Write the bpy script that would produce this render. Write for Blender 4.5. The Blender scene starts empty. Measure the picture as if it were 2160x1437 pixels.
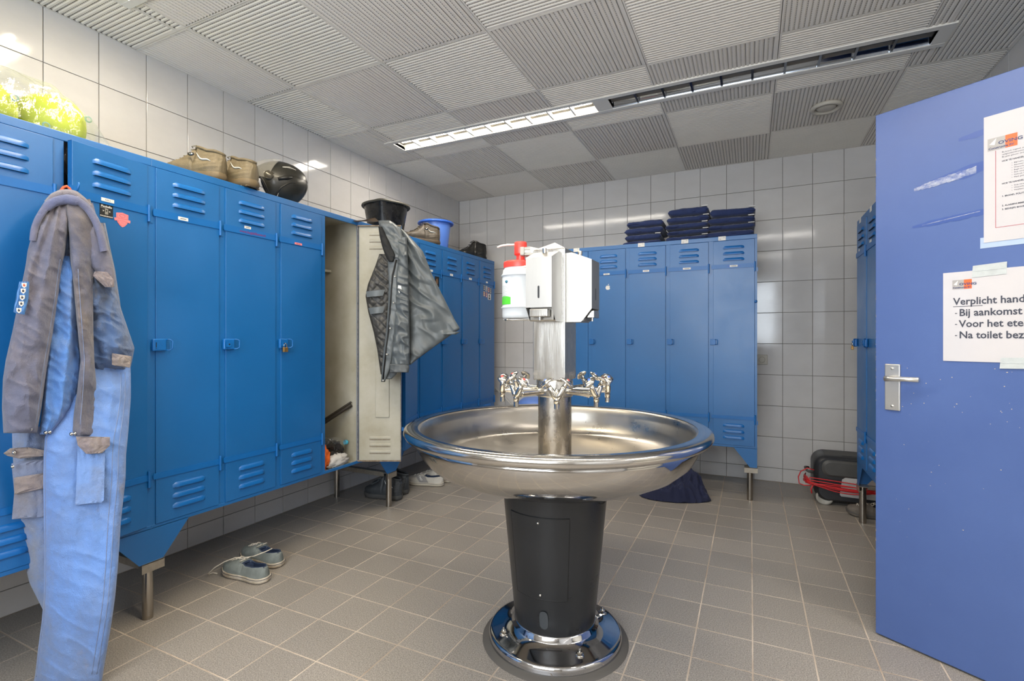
import bpy, math, random
import numpy as np
from mathutils import Vector, Matrix, noise
from math import sin, cos, pi, radians
S = bpy.context.scene
C = S.collection
# ------------------------------------------------------------------ camera
F, CX, CY, YAW = 1052.35, 1081.13, 713.83, 0.4449     # pixels, for a 2160 x 1437 frame
EYE = 1.1557
CEIL, XL, XR, YB, YR = 2.606, -2.792, 1.18, 4.538, -1.35   # ceiling, left, right, back, rear
cam_d = bpy.data.cameras.new('camera'); cam = bpy.data.objects.new('camera', cam_d); C.objects.link(cam)
cam.location = (0, 0, EYE); cam.rotation_euler = (pi/2, 0, YAW)
cam_d.sensor_width = 36; cam_d.lens = F/2160*36
cam_d.shift_x = (1080-CX)/2160; cam_d.shift_y = (CY-718.5)/2160
cam_d.clip_start = 0.02
S.camera = cam
# ------------------------------------------------------------------ world, lights, exposure
W = bpy.data.worlds.new('world'); S.world = W; W.use_nodes = True
W.node_tree.nodes['Background'].inputs[0].default_value = (0.75, 0.87, 1.0, 1)
W.node_tree.nodes['Background'].inputs[1].default_value = 1.6
S.view_settings.view_transform = 'Standard'; S.view_settings.look = 'None'
S.view_settings.gamma = 1; S.view_settings.use_curve_mapping = False
S.view_settings.exposure = 0.0
def area(name, loc, rot, sx, sy, watts, col):
    l = bpy.data.lights.new(name, 'AREA'); l.shape = 'RECTANGLE'; l.size = sx; l.size_y = sy
    l.energy = watts; l.color = col
    o = bpy.data.objects.new(name, l); C.objects.link(o); o.location = loc; o.rotation_euler = rot
    return o
# daylight through the rear window (its glass is just behind this lamp), and an added, unseen fill lamp beyond the doorway
area('window_daylight', (-0.5, YR-0.10, 1.62), (radians(90), 0, 0), 1.85, 1.20, 92, (0.86, 0.93, 1.0))
area('corridor_fill', (2.0, 1.2, 2.50), (0, 0, 0), 0.8, 1.4, 60, (1.0, 0.96, 0.9))
# the two fluorescent tubes of the lit luminaires
def tube_lamp(name, x0, x1, y, watts, col):
    return area(name, ((x0+x1)/2, y, CEIL-0.012), (0, 0, 0), x1-x0, 0.12, watts, col)
tube_lamp('tube_light_far', -2.40, -0.90, 3.04, 14, (1.0, 0.93, 0.82))
tube_lamp('tube_light_near', -2.35, -0.85, 1.15, 20, (1.0, 0.85, 0.60))
tube_lamp('tube_light_near', -0.70, 0.80, 1.15, 18, (1.0, 0.95, 0.88))
tube_lamp('tube_light_rear', -2.0, 0.6, -0.70, 26, (1.0, 0.96, 0.90))

# ------------------------------------------------------------------ materials
def lin(h):
    if not isinstance(h, str): return tuple(h)
    h = h.lstrip('#'); v = [int(h[i:i+2], 16)/255 for i in (0, 2, 4)]
    return tuple(c/12.92 if c <= .04045 else ((c+.055)/1.055)**2.4 for c in v)
MATS = {}
def mat(name, col, rough=.5, metal=0, vary=0, vscale=4, bump=0, bscale=200, spec=None, rv=0, coat=0,
        crough=.12, emit=0, stretch=(1, 1, 1), dark=None, alpha=1, trans=0, sheen=0):
    """principled material with world-space noise on colour, roughness and relief"""
    if name in MATS: return MATS[name]
    m = bpy.data.materials.new(name); m.use_nodes = True; nt = m.node_tree; N = nt.nodes; L = nt.links
    b = N['Principled BSDF']; c = (*lin(col), 1)
    b.inputs['Base Color'].default_value = c; b.inputs['Roughness'].default_value = rough
    b.inputs['Metallic'].default_value = metal
    if spec is not None: b.inputs['Specular IOR Level'].default_value = spec
    b.inputs['Coat Weight'].default_value = coat; b.inputs['Coat Roughness'].default_value = crough
    b.inputs['Alpha'].default_value = alpha; b.inputs['Transmission Weight'].default_value = trans
    if sheen: b.inputs['Sheen Weight'].default_value = sheen
    if emit: b.inputs['Emission Color'].default_value = c; b.inputs['Emission Strength'].default_value = emit
    g = N.new('ShaderNodeNewGeometry')
    mp = N.new('ShaderNodeMapping'); mp.inputs['Scale'].default_value = stretch; L.new(g.outputs['Position'], mp.inputs[0])
    if vary or rv:
        n = N.new('ShaderNodeTexNoise'); n.inputs['Scale'].default_value = vscale; n.inputs['Detail'].default_value = 6
        n.inputs['Roughness'].default_value = .62; L.new(mp.outputs[0], n.inputs[0])
        r = N.new('ShaderNodeMapRange'); r.inputs[1].default_value = .3; r.inputs[2].default_value = .7; L.new(n.outputs[0], r.inputs[0])
        if vary:
            d = lin(dark) if dark else tuple(x*(1-vary) for x in c[:3])
            mx = N.new('ShaderNodeMix'); mx.data_type = 'RGBA'; mx.inputs[6].default_value = (*d, 1); mx.inputs[7].default_value = c
            L.new(r.outputs[0], mx.inputs[0]); L.new(mx.outputs[2], b.inputs['Base Color'])
        if rv:
            q = N.new('ShaderNodeMapRange'); q.inputs[3].default_value = max(.02, rough-rv); q.inputs[4].default_value = rough+rv
            L.new(r.outputs[0], q.inputs[0]); L.new(q.outputs[0], b.inputs['Roughness'])
    if bump:
        n2 = N.new('ShaderNodeTexNoise'); n2.inputs['Scale'].default_value = bscale; n2.inputs['Detail'].default_value = 3
        L.new(mp.outputs[0], n2.inputs[0])
        bp = N.new('ShaderNodeBump'); bp.inputs['Strength'].default_value = min(1, bump); bp.inputs['Distance'].default_value = .002*max(1, bump)
        L.new(n2.outputs[0], bp.inputs['Height']); L.new(bp.outputs[0], b.inputs['Normal'])
    MATS[name] = m
    return m
def per_object(m, amt):
    """small per-piece brightness change, so that laid tiles differ from each other"""
    nt = m.node_tree; N = nt.nodes; L = nt.links; b = N['Principled BSDF']
    oi = N.new('ShaderNodeObjectInfo'); r = N.new('ShaderNodeMapRange'); r.inputs[3].default_value = 1-amt; r.inputs[4].default_value = 1+amt
    L.new(oi.outputs['Random'], r.inputs[0]); h = N.new('ShaderNodeHueSaturation'); L.new(r.outputs[0], h.inputs['Value'])
    s = b.inputs['Base Color']
    if s.is_linked: L.new(s.links[0].from_socket, h.inputs['Color'])
    else: h.inputs['Color'].default_value = s.default_value
    L.new(h.outputs[0], s); return m
M = {}
M['blue'] = mat('locker_blue_paint', '#0361A2', .40, vary=.12, vscale=3, bump=.12, bscale=420, rv=.06, spec=.8, coat=.12, crough=.5)
M['blue_edge'] = mat('locker_blue_frame', '#0A63AA', .38, vary=.1, vscale=5, bump=.1, bscale=420, spec=.55)
M['beige'] = mat('locker_inside_beige', '#B9B6AA', .5, vary=.3, vscale=4, dark='#9E9884', bump=.1, bscale=200)
M['rust'] = mat('locker_worn_edge', '#9A8A72', .6, vary=.5, vscale=60, dark='#5A4430')
M['galv'] = mat('galvanised_bracket', '#B5ADA0', .38, metal=.75, vary=.25, vscale=40)
M['legsteel'] = mat('leg_steel', '#B9B2A8', .22, metal=1, vary=.2, vscale=9, stretch=(1, 1, .1))
M['black'] = mat('matt_black', '#101010', .6)
M['white'] = mat('paper_white', '#E8E6E0', .5)
M['ink'] = mat('print_ink', '#3A3D4A', .5)
M['tile'] = mat('wall_tile_glaze', '#D0CDCA', .09, vary=.06, vscale=7, rv=.03, bump=.10, bscale=7, stretch=(1, 1, 1.6), spec=.5)
per_object(M['tile'], .025)
M['grout'] = mat('wall_grout', '#8C857C', .9, vary=.25, vscale=12)
M['floor'] = mat('floor_tile_speckled', '#B2AAA0', .38, vary=.42, vscale=230, rv=.08, bump=.35, bscale=260, dark='#615B54')
per_object(M['floor'], .06)
M['fgrout'] = mat('floor_grout', '#D0C2B2', .85, vary=.3, vscale=3, dark='#9C8A78')
M['panel'] = mat('ceiling_panel_enamel', '#EEE7DC', .5, vary=.05, vscale=6)
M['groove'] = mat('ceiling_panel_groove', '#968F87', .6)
M['frame_w'] = mat('luminaire_frame', '#E6E2DA', .35)
M['steel'] = mat('brushed_steel', '#CFCCC6', .24, metal=1, vary=.16, vscale=6, rv=.07, bump=.08, bscale=30, stretch=(6, 6, .6))
M['steel_in'] = mat('basin_inside_steel', '#BDB8B0', .34, metal=1, vary=.07, vscale=9, rv=.09)
M['steel_pol'] = mat('polished_steel', '#C4C4C6', .07, metal=1, vary=.1, vscale=3, rv=.03)
M['chrome'] = mat('tap_chrome', '#DAD6CE', .1, metal=1, vary=.2, vscale=20)
M['charcoal'] = mat('charcoal_plastic', '#222427', .30, vary=.2, vscale=5, bump=.1, bscale=300, rv=.05)
M['sealant'] = mat('grey_sealant', '#57534E', .5)
M['doorblue'] = mat('door_blue_paint', '#4E669E', .38, vary=.12, vscale=2, bump=.08, bscale=300, rv=.05, dark='#485F96')
M['doorblue_dk'] = mat('door_blue_glue_streak', '#3E589A', .3)
M['chip'] = mat('chipped_wood', '#C9B79C', .8)
M['alu'] = mat('satin_aluminium', '#D6D3CC', .3, metal=.85)
M['brass'] = mat('padlock_brass', '#B98F55', .35, metal=.8, vary=.2, vscale=60)
M['navy'] = mat('navy_cotton', '#1B2E5E', .85, vary=.3, vscale=25, bump=.5, bscale=500, sheen=.3)
M['navy2'] = mat('navy_garment', '#171F42', .85, vary=.2, vscale=14, bump=.4, bscale=400, sheen=.1)
M['tagw'] = mat('tag_white', '#DEDCD6', .5)
M['pink'] = mat('sticker_pink', '#F08488', .5)
M['red'] = mat('pump_red', '#E8443A', .35)
M['orange'] = mat('orange_fabric', '#E86A22', .8, bump=.3, bscale=300)
M['film'] = None

# ------------------------------------------------------------------ mesh builder
class B:
    """collects shapes; build() links them as ONE mesh object"""
    def __init__(s): s.v = []; s.f = []; s.m = []; s.sm = []; s.mi = 0; s.smooth = False
    def add(s, vs, fs, M4=None, smooth=None, mi=None):
        o = len(s.v)
        if M4 is not None: vs = [tuple(M4 @ Vector(p)) for p in vs]
        s.v += [tuple(p) for p in vs]
        for q in fs:
            s.f.append(tuple(i+o for i in q)); s.m.append(s.mi if mi is None else mi); s.sm.append(s.smooth if smooth is None else smooth)
        return s
    def box(s, x0, x1, y0, y1, z0, z1, M4=None, mi=None, bev=0):
        if bev <= 0:
            v = [(x, y, z) for z in (z0, z1) for y in (y0, y1) for x in (x0, x1)]
            return s.add(v, [(0, 2, 3, 1), (4, 5, 7, 6), (0, 1, 5, 4), (2, 6, 7, 3), (0, 4, 6, 2), (1, 3, 7, 5)], M4, False, mi)
        bm = bmesh_box(x0, x1, y0, y1, z0, z1, bev)
        return s.add(bm[0], bm[1], M4, False, mi)
    def lathe(s, prof, n=48, M4=None, mi=None, smooth=True, a0=0, a1=2*pi):
        full = abs(a1-a0-2*pi) < 1e-6; k = n if full else n+1; vs = []
        for r, z in prof:
            for i in range(k):
                a = a0+(a1-a0)*i/n; vs.append((r*cos(a), r*sin(a), z))
        fs = []
        for j in range(len(prof)-1):
            for i in range(n):
                i2 = (i+1) % k; fs.append((j*k+i, j*k+i2, (j+1)*k+i2, (j+1)*k+i))
        return s.add(vs, fs, M4, smooth, mi)
    def cyl(s, p, q, r, r2=None, n=16, cap=True, mi=None, smooth=True):
        p, q = Vector(p), Vector(q); d = q-p; L = d.length
        if L < 1e-9: return s
        R = d.to_track_quat('Z', 'Y').to_matrix().to_4x4(); T = Matrix.Translation(p) @ R; r2 = r if r2 is None else r2
        pr = [(r, 0), (r2, L)]
        if cap: pr = [(1e-4, 0), (r, 0), (r, 1e-5), (r2, L-1e-5), (r2, L), (1e-4, L)]
        return s.lathe(pr, n, T, mi, smooth)
    def tube(s, pts, r, n=8, mi=None, closed=False, cap=True):
        pts = [Vector(p) for p in pts]; m = len(pts); vs = []; up = Vector((0, 0, 1)); prev = None
        for i, p in enumerate(pts):
            t = (pts[(i+1) % m]-pts[i-1]) if closed or 0 < i < m-1 else (pts[1]-pts[0] if i == 0 else pts[-1]-pts[-2])
            if t.length < 1e-9: t = Vector((0, 0, 1))
            t.normalize()
            a = prev if prev is not None else (Vector((1, 0, 0)) if abs(t.z) > .9 else up)
            x = (a-t*a.dot(t)); x = x.normalized() if x.length > 1e-6 else t.orthogonal().normalized()
            y = t.cross(x); prev = x; rr = r[i] if hasattr(r, '__len__') else r
            for k in range(n):
                an = 2*pi*k/n; vs.append(tuple(p+x*rr*cos(an)+y*rr*sin(an)))
        fs = [(i*n+k, i*n+(k+1) % n, ((i+1) % m)*n+(k+1) % n, ((i+1) % m)*n+k) for i in range(m if closed else m-1) for k in range(n)]
        if cap and not closed: fs += [tuple(range(n))[::-1], tuple(range((m-1)*n, m*n))]
        return s.add(vs, fs, None, True, mi)
    def grid(s, P, closed_u=False, M4=None, mi=None, smooth=True, flip=False):
        """P[row][col] points"""
        R = len(P); K = len(P[0]); vs = [p for row in P for p in row]; fs = []
        for j in range(R-1):
            for i in range(K if closed_u else K-1):
                q = (j*K+i, j*K+(i+1) % K, (j+1)*K+(i+1) % K, (j+1)*K+i); fs.append(q[::-1] if flip else q)
        return s.add(vs, fs, M4, smooth, mi)
    def poly(s, pts, M4=None, mi=None): return s.add(pts, [tuple(range(len(pts)))], M4, False, mi)
    def prism(s, pts, y0, y1, M4=None, mi=None):
        """outline in x,z pushed from y0 to y1"""
        n = len(pts); v = [(p[0], y0, p[1]) for p in pts]+[(p[0], y1, p[1]) for p in pts]
        f = [tuple(range(n)), tuple(range(2*n-1, n-1, -1))]+[(i, i+n, (i+1) % n+n, (i+1) % n) for i in range(n)]
        return s.add(v, f, M4, False, mi)
    def ball(s, c, rx, ry, rz, n=16, k=10, M4=None, mi=None):
        P = [[(c[0]+rx*sin(pi*j/k)*cos(2*pi*i/n), c[1]+ry*sin(pi*j/k)*sin(2*pi*i/n), c[2]-rz*cos(pi*j/k)) for i in range(n)] for j in range(k+1)]
        return s.grid(P, True, M4, mi)
    def text(s, t, size, M4, mi=None, bold=0, align='LEFT'):
        """lettering lying in x,z of M4, facing -y"""
        cu = bpy.data.curves.new('t', 'FONT'); cu.body = t; cu.size = size; cu.offset = bold; cu.align_x = align; cu.resolution_u = 2
        o = bpy.data.objects.new('t', cu); C.objects.link(o); dg = bpy.context.evaluated_depsgraph_get(); dg.update()
        me = o.evaluated_get(dg).to_mesh(); vs = [(v.co.x, 0, v.co.y) for v in me.vertices]; fs = [tuple(p.vertices) for p in me.polygons]
        o.evaluated_get(dg).to_mesh_clear(); bpy.data.objects.remove(o); bpy.data.curves.remove(cu)
        return s.add(vs, fs, M4, False, mi)
    def mesh(s, name, mats):
        me = bpy.data.meshes.new(name); me.from_pydata(s.v, [], s.f)
        for m in (mats if isinstance(mats, (list, tuple)) else [mats]): me.materials.append(m)
        me.polygons.foreach_set('material_index', s.m); me.polygons.foreach_set('use_smooth', s.sm); me.update()
        return me
    def build(s, name, mats, parent=None, loc=(0, 0, 0), rot=(0, 0, 0)): return link(name, s.mesh(name, mats), parent, loc, rot)
_bb = {}
def bmesh_box(x0, x1, y0, y1, z0, z1, b):
    import bmesh
    bm = bmesh.new(); bmesh.ops.create_cube(bm, size=1)
    for v in bm.verts: v.co = ((x0+x1)/2+v.co.x*(x1-x0), (y0+y1)/2+v.co.y*(y1-y0), (z0+z1)/2+v.co.z*(z1-z0))
    bmesh.ops.bevel(bm, geom=bm.edges[:], offset=b, segments=3, affect='EDGES', profile=.5)
    bm.verts.ensure_lookup_table(); r = ([tuple(v.co) for v in bm.verts], [tuple(v.index for v in f.verts) for f in bm.faces]); bm.free()
    return r
def link(name, data, parent=None, loc=(0, 0, 0), rot=(0, 0, 0)):
    o = bpy.data.objects.new(name, data); C.objects.link(o); o.location = loc; o.rotation_euler = rot
    if parent: o.parent = parent
    return o
def tag(o, label=None, cat=None, group=None, kind=None):
    if label: o['label'] = label
    if cat: o['category'] = cat
    if group: o['group'] = group
    if kind: o['kind'] = kind
    return o
def thing(name, label, cat, loc=(0, 0, 0), rotz=0, group=None): return tag(link(name, None, None, loc, (0, 0, rotz)), label, cat, group)
def smooth_all(o, ang=None):
    return o
def P(px, py, d):
    """world point seen at a pixel, d metres in front of the lens"""
    r = (px-CX)/F*d; u = -(py-CY)/F*d
    return Vector((-sin(YAW)*d+cos(YAW)*r, cos(YAW)*d+sin(YAW)*r, EYE+u))
def P2(px, py, d):
    """the coverall hangs at a slant: its right half lies back towards the lockers, its hem square to the room"""
    return P(px, py, d+.0011*(px-110)*min(1, max(0, (1300-py)/450)))
def proj(p):
    d = -sin(YAW)*p[0]+cos(YAW)*p[1]; r = cos(YAW)*p[0]+sin(YAW)*p[1]
    if d < .05: return None
    return CX+F*r/d, CY-F*(p[2]-EYE)/d, d
def T(x, y, z): return Matrix.Translation((x, y, z))
def Rz(a): return Matrix.Rotation(a, 4, 'Z')
def Rx(a): return Matrix.Rotation(a, 4, 'X')
def Ry(a): return Matrix.Rotation(a, 4, 'Y')
def nz(x, y, z): return noise.noise(Vector((x, y, z)))
# ------------------------------------------------------------------ the room
def tile_mesh(w, h, t, bev, m, cache={}):
    k = (round(w, 3), round(h, 3), m.name)
    if k not in cache:
        b = B(); z = t; e = bev
        v = [(0, 0, 0), (w, 0, 0), (w, h, 0), (0, h, 0), (0, 0, z-e*.6), (w, 0, z-e*.6), (w, h, z-e*.6), (0, h, z-e*.6), (e, e, z), (w-e, e, z), (w-e, h-e, z), (e, h-e, z)]
        f = [(8, 9, 10, 11)]+[(a, (a+1) % 4, (a+1) % 4+4, a+4) for a in range(4)]+[(a+4, (a+1) % 4+4, (a+1) % 4+8, a+8) for a in range(4)]
        b.add(v, f); cache[k] = b.mesh('tile', m)
    return cache[k]
def lay(parent, Mw, ulines, vlines, gap, t, m, bev=.0012, limit=300, want=None):
    """tiles between the joint lines; the 300 that show largest are parts, the rest one joined part"""
    cells = []
    for a, b_ in zip(ulines[:-1], ulines[1:]):
        for c, d in zip(vlines[:-1], vlines[1:]):
            if b_-a < .02 or d-c < .02: continue
            ce = Mw @ Vector(((a+b_)/2, (c+d)/2, t)); q = proj(ce); sc = 0
            cs = [proj(Mw @ Vector((x, y, t))) for x, y in ((a, c), (b_, c), (b_, d), (a, d))]
            if q and all(cs) and -150 < q[0] < 2310 and -150 < q[1] < 1590:
                sc = abs(sum(cs[i][0]*cs[(i+1) % 4][1]-cs[(i+1) % 4][0]*cs[i][1] for i in range(4)))/2
            cells.append((sc, a, b_, c, d))
    cells.sort(reverse=True); rest = B(); g = gap/2
    for i, (sc, a, b_, c, d) in enumerate(cells):
        me = tile_mesh(b_-a-gap, d-c-gap, t, bev, m)
        if sc > 60 and i < limit: 
            o = link('tile', me, parent); o.matrix_local = T(a+g, c+g, 0)
        else:
            rest.add([tuple(v.co) for v in me.vertices], [tuple(p.vertices) for p in me.polygons], T(a+g, c+g, 0))
    if rest.v: tag(rest.build('distant_tiles', m, parent), kind='stuff')
def lines(lo, hi, x0, step):
    k = math.ceil((lo-x0)/step); r = [lo]
    while x0+k*step < hi-.001:
        if x0+k*step > lo+.001: r.append(x0+k*step)
        k += 1
    return r+[hi]
TT = .006
def surface(name, Mw, w, h, m, thick=.1):
    """grout bed as a slab; local x,y in the surface, z towards the room"""
    b = B(); b.box(0, w, 0, h, -thick, 0); o = b.build(name, m); o.matrix_world = Mw; tag(o, kind='structure'); return o
# floor
FL = T(XL-.2, YR-.2, -.0010)
o = surface('floor', FL, XR-XL+.3, YB-YR+.4, M['fgrout'])
lay(o, FL, [x-(XL-.2) for x in lines(XL, XR+.1, .0073, .2013)], [y-(YR-.2) for y in lines(YR, YB, 1.9122, .2013)], .0055, .0010, M['floor'], bev=.0006)
tj, tw, th = 2.364, .2068, .2505
zl = lines(0, CEIL+.02, tj-10*th, th)
def wall_matrix(origin, udir, n):
    u = Vector(udir); z = Vector((0, 0, 1)); n = Vector(n); m = Matrix.Identity(4)
    for i in range(3): m[i][0] = u[i]; m[i][1] = z[i]; m[i][2] = n[i]; m[i][3] = origin[i]
    return m
# left wall: u along +y (seen from the room, normal +x); its tiles face the room
WL = wall_matrix((XL-TT, YR-.1, 0), (0, 1, 0), (1, 0, 0))
o = surface('wall_left', WL, YB-YR+.2, CEIL+.06, M['grout'])
lay(o, WL, [y-(YR-.1) for y in lines(YR, YB, 1.0864, tw)], zl, .0035, TT, M['tile'], bev=.0012)
WBk = wall_matrix((XL-.1, YB+TT, 0), (1, 0, 0), (0, -1, 0))
o = surface('wall_back', WBk, XR-XL+.3, CEIL+.06, M['grout'])
lay(o, WBk, [x-(XL-.1) for x in lines(XL, XR, -2.6619, tw)], zl, .0035, TT, M['tile'], bev=.0012)
# right wall in two pieces with the doorway between, and the lintel over it
D0, D1, DH = .905, 1.885, 2.06
for nm, y0, y1, z0, z1 in (('wall_right', D1, YB+.1, 0, CEIL+.06), ('wall_right_near', YR-.1, D0, 0, CEIL+.06), ('wall_right_lintel', D0, D1, DH, CEIL+.06)):
    Wm = wall_matrix((XR+TT, y0, z0), (0, 1, 0), (-1, 0, 0))
    o = surface(nm, Wm, y1-y0, z1-z0, M['grout'], .12)
    yy = lines(y0, min(y1, YB), 1.0864, tw)
    lay(o, Wm, [y-y0 for y in yy], [z-z0 for z in lines(z0, z1, tj-10*th, th)], .0035, TT, M['tile'], bev=.0012)
b = B()
for y0, y1 in ((D0-.0, D0+.035), (D1-.035, D1)): b.box(XR-.012, XR+.14, y0, y1, 0, DH)
b.box(XR-.012, XR+.14, D0, D1, DH-.035, DH)
tag(b.build('trim_1', mat('door_frame_grey', '#8D9096', .4)), kind='structure')
# rear wall with the window the daylight comes through
WX0, WX1, WZ0, WZ1 = -1.45, .45, 1.0, 2.25
rm = mat('rear_wall_paint', '#C9C4BC', .6)
b = B()
for x0, x1, z0, z1 in ((XL-.1, WX0, 0, CEIL+.06), (WX1, XR+.15, 0, CEIL+.06), (WX0, WX1, 0, WZ0), (WX0, WX1, WZ1, CEIL+.06)): b.box(x0, x1, YR-.2, YR, z0, z1)
tag(b.build('wall_rear', rm), kind='structure')
wn = tag(link('window_1', None, None, ((WX0+WX1)/2, YR-.05, WZ0)), kind='structure')
b = B(); w2 = (WX1-WX0)/2; hh = WZ1-WZ0
for x0, x1, z0, z1 in ((-w2, w2, 0, .05), (-w2, w2, hh-.05, hh), (-w2, -w2+.05, 0, hh), (w2-.05, w2, 0, hh), (-.02, .02, 0, hh)): b.box(x0, x1, -.03, .03, z0, z1)
b.build('window_frame', M['frame_w'], wn)
gl = mat('window_glass', '#FFFFFF', .02, trans=1, spec=.4)
for x0, x1 in ((-w2+.05, -.02), (.02, w2-.05)):
    b = B(); b.box(x0, x1, -.13, -.125, .05, hh-.05); b.build('pane', gl, wn)
b = B(); b.box(-w2-.04, w2+.04, -.05, .12, -.03, 0); b.build('window_sill', M['frame_w'], wn)
# corridor beyond the doorway
cm = mat('corridor_wall_paint', '#C4C2BC', .6)
b = B(); b.box(XR+.12, 3.0, D0-1.2, D1+1.2, -.1, -.001); b.box(2.9, 3.0, D0-1.2, D1+1.2, 0, CEIL); b.box(XR+.12, 3, D0-1.3, D0-1.2, 0, CEIL)
b.box(XR+.12, 3, D1+1.2, D1+1.3, 0, CEIL); b.box(XR+.12, 3.0, D0-1.3, D1+1.3, CEIL, CEIL+.1)
tag(b.build('wall_corridor', cm), kind='structure')
# ceiling: slab above, thin grid, ribbed metal panels
ce = B(); ce.box(XL-.1, XR+.15, YR-.2, YB+.1, CEIL+.03, CEIL+.13); ce = tag(ce.build('ceiling', mat('ceiling_void', '#8B867E', .8)), kind='structure')
def panel_mesh(w, d, along, cache={}):
    """pressed metal panel: ribs 12 mm wide on a 20.8 mm pitch; ribs run along x ('x') or y ('y'); z=0 is its face"""
    k = (round(w, 3), round(d, 3), along)
    if k in cache: return cache[k]
    b = B(); rim = .008; L, Wd = (w, d) if along == 'x' else (d, w)
    n = max(1, int(round((Wd-2*rim)/.0208))); p = (Wd-2*rim)/n; pr = [(0, 0, 0), (rim, 0, 0)]
    for i in range(n):
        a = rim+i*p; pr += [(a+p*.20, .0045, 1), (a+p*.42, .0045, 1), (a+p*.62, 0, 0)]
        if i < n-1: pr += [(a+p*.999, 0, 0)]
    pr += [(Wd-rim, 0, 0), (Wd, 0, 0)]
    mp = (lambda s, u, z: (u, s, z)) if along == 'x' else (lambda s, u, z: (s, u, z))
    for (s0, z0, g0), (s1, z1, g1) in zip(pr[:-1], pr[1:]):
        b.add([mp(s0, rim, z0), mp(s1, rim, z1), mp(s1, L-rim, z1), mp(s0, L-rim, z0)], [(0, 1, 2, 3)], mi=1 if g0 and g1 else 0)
    for u0, u1 in ((0, rim), (L-rim, L)): b.add([mp(0, u0, -.0005), mp(Wd, u0, -.0005), mp(Wd, u1, -.0005), mp(0, u1, -.0005)], [(0, 1, 2, 3)])
    for (x0, y0), (x1, y1) in (((0, 0), (w, 0)), ((w, 0), (w, d)), ((w, d), (0, d)), ((0, d), (0, 0))):
        b.add([(x0, y0, -.0005), (x1, y1, -.0005), (x1, y1, .022), (x0, y0, .022)], [(0, 1, 2, 3)])
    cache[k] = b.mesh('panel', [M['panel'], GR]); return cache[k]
GR = M['groove']; nt = GR.node_tree; N = nt.nodes; L_ = nt.links      # perforations: rows of small dark holes in the grooves
g = N.new('ShaderNodeNewGeometry'); vo = N.new('ShaderNodeVectorMath'); vo.operation = 'SCALE'; vo.inputs['Scale'].default_value = 1/.0139; L_.new(g.outputs['Position'], vo.inputs[0])
fr = N.new('ShaderNodeVectorMath'); fr.operation = 'FRACTION'; L_.new(vo.outputs[0], fr.inputs[0])
sb = N.new('ShaderNodeVectorMath'); sb.operation = 'SUBTRACT'; sb.inputs[1].default_value = (.5, .5, .5); L_.new(fr.outputs[0], sb.inputs[0])
sx = N.new('ShaderNodeSeparateXYZ'); L_.new(sb.outputs[0], sx.inputs[0])
mn = N.new('ShaderNodeMath'); mn.operation = 'MINIMUM'
for k, i in ((0, 0), (1, 1)):
    ab = N.new('ShaderNodeMath'); ab.operation = 'ABSOLUTE'; L_.new(sx.outputs[k], ab.inputs[0]); L_.new(ab.outputs[0], mn.inputs[i])
cp = N.new('ShaderNodeMath'); cp.operation = 'GREATER_THAN'; cp.inputs[1].default_value = .17; L_.new(mn.outputs[0], cp.inputs[0])
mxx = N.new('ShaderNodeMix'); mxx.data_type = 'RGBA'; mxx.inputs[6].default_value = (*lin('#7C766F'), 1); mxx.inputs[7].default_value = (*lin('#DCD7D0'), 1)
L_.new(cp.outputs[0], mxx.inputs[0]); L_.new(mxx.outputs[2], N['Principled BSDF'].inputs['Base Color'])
PX0, PP = -2.3736, .625
xs = [XL]+[PX0+PP*i for i in range(0, 6)]+[XR]
ys = [YR]+[1.4469+PP*j for j in range(-4, 3)]+[3.3241, 3.9533, YB]
LY0, LY1, LX0, LX1 = 2.948, 3.132, -2.44, .84     # far strip luminaire
NY0, NY1 = 1.058, 1.242                            # near strip luminaire
for i, (x0, x1) in enumerate(zip(xs[:-1], xs[1:])):
    for j, (y0, y1) in enumerate(zip(ys[:-1], ys[1:])):
        al = 'x' if (i-1+(j-5)) % 2 == 0 else 'y'
        segs = [(x0, x1, y0, y1)]
        for a, c in ((LY0, LY1), (NY0, NY1)):
            s2 = []
            for (p, q, r, s_) in segs:
                if r < a and s_ > c and q > LX0 and p < LX1:
                    p2, q2 = max(p, LX0), min(q, LX1)
                    s2 += [(p2, q2, r, a), (p2, q2, c, s_)]
                    if p < p2: s2.append((p, p2, r, s_))
                    if q > q2: s2.append((q2, q, r, s_))
                else: s2.append((p, q, r, s_))
            segs = s2
        for p, q, r, s_ in segs:
            if q-p < .03 or s_-r < .03: continue
            link('panel', panel_mesh(q-p-.003, s_-r-.003, al), ce, (p+.0015, r+.0015, CEIL))
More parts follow.
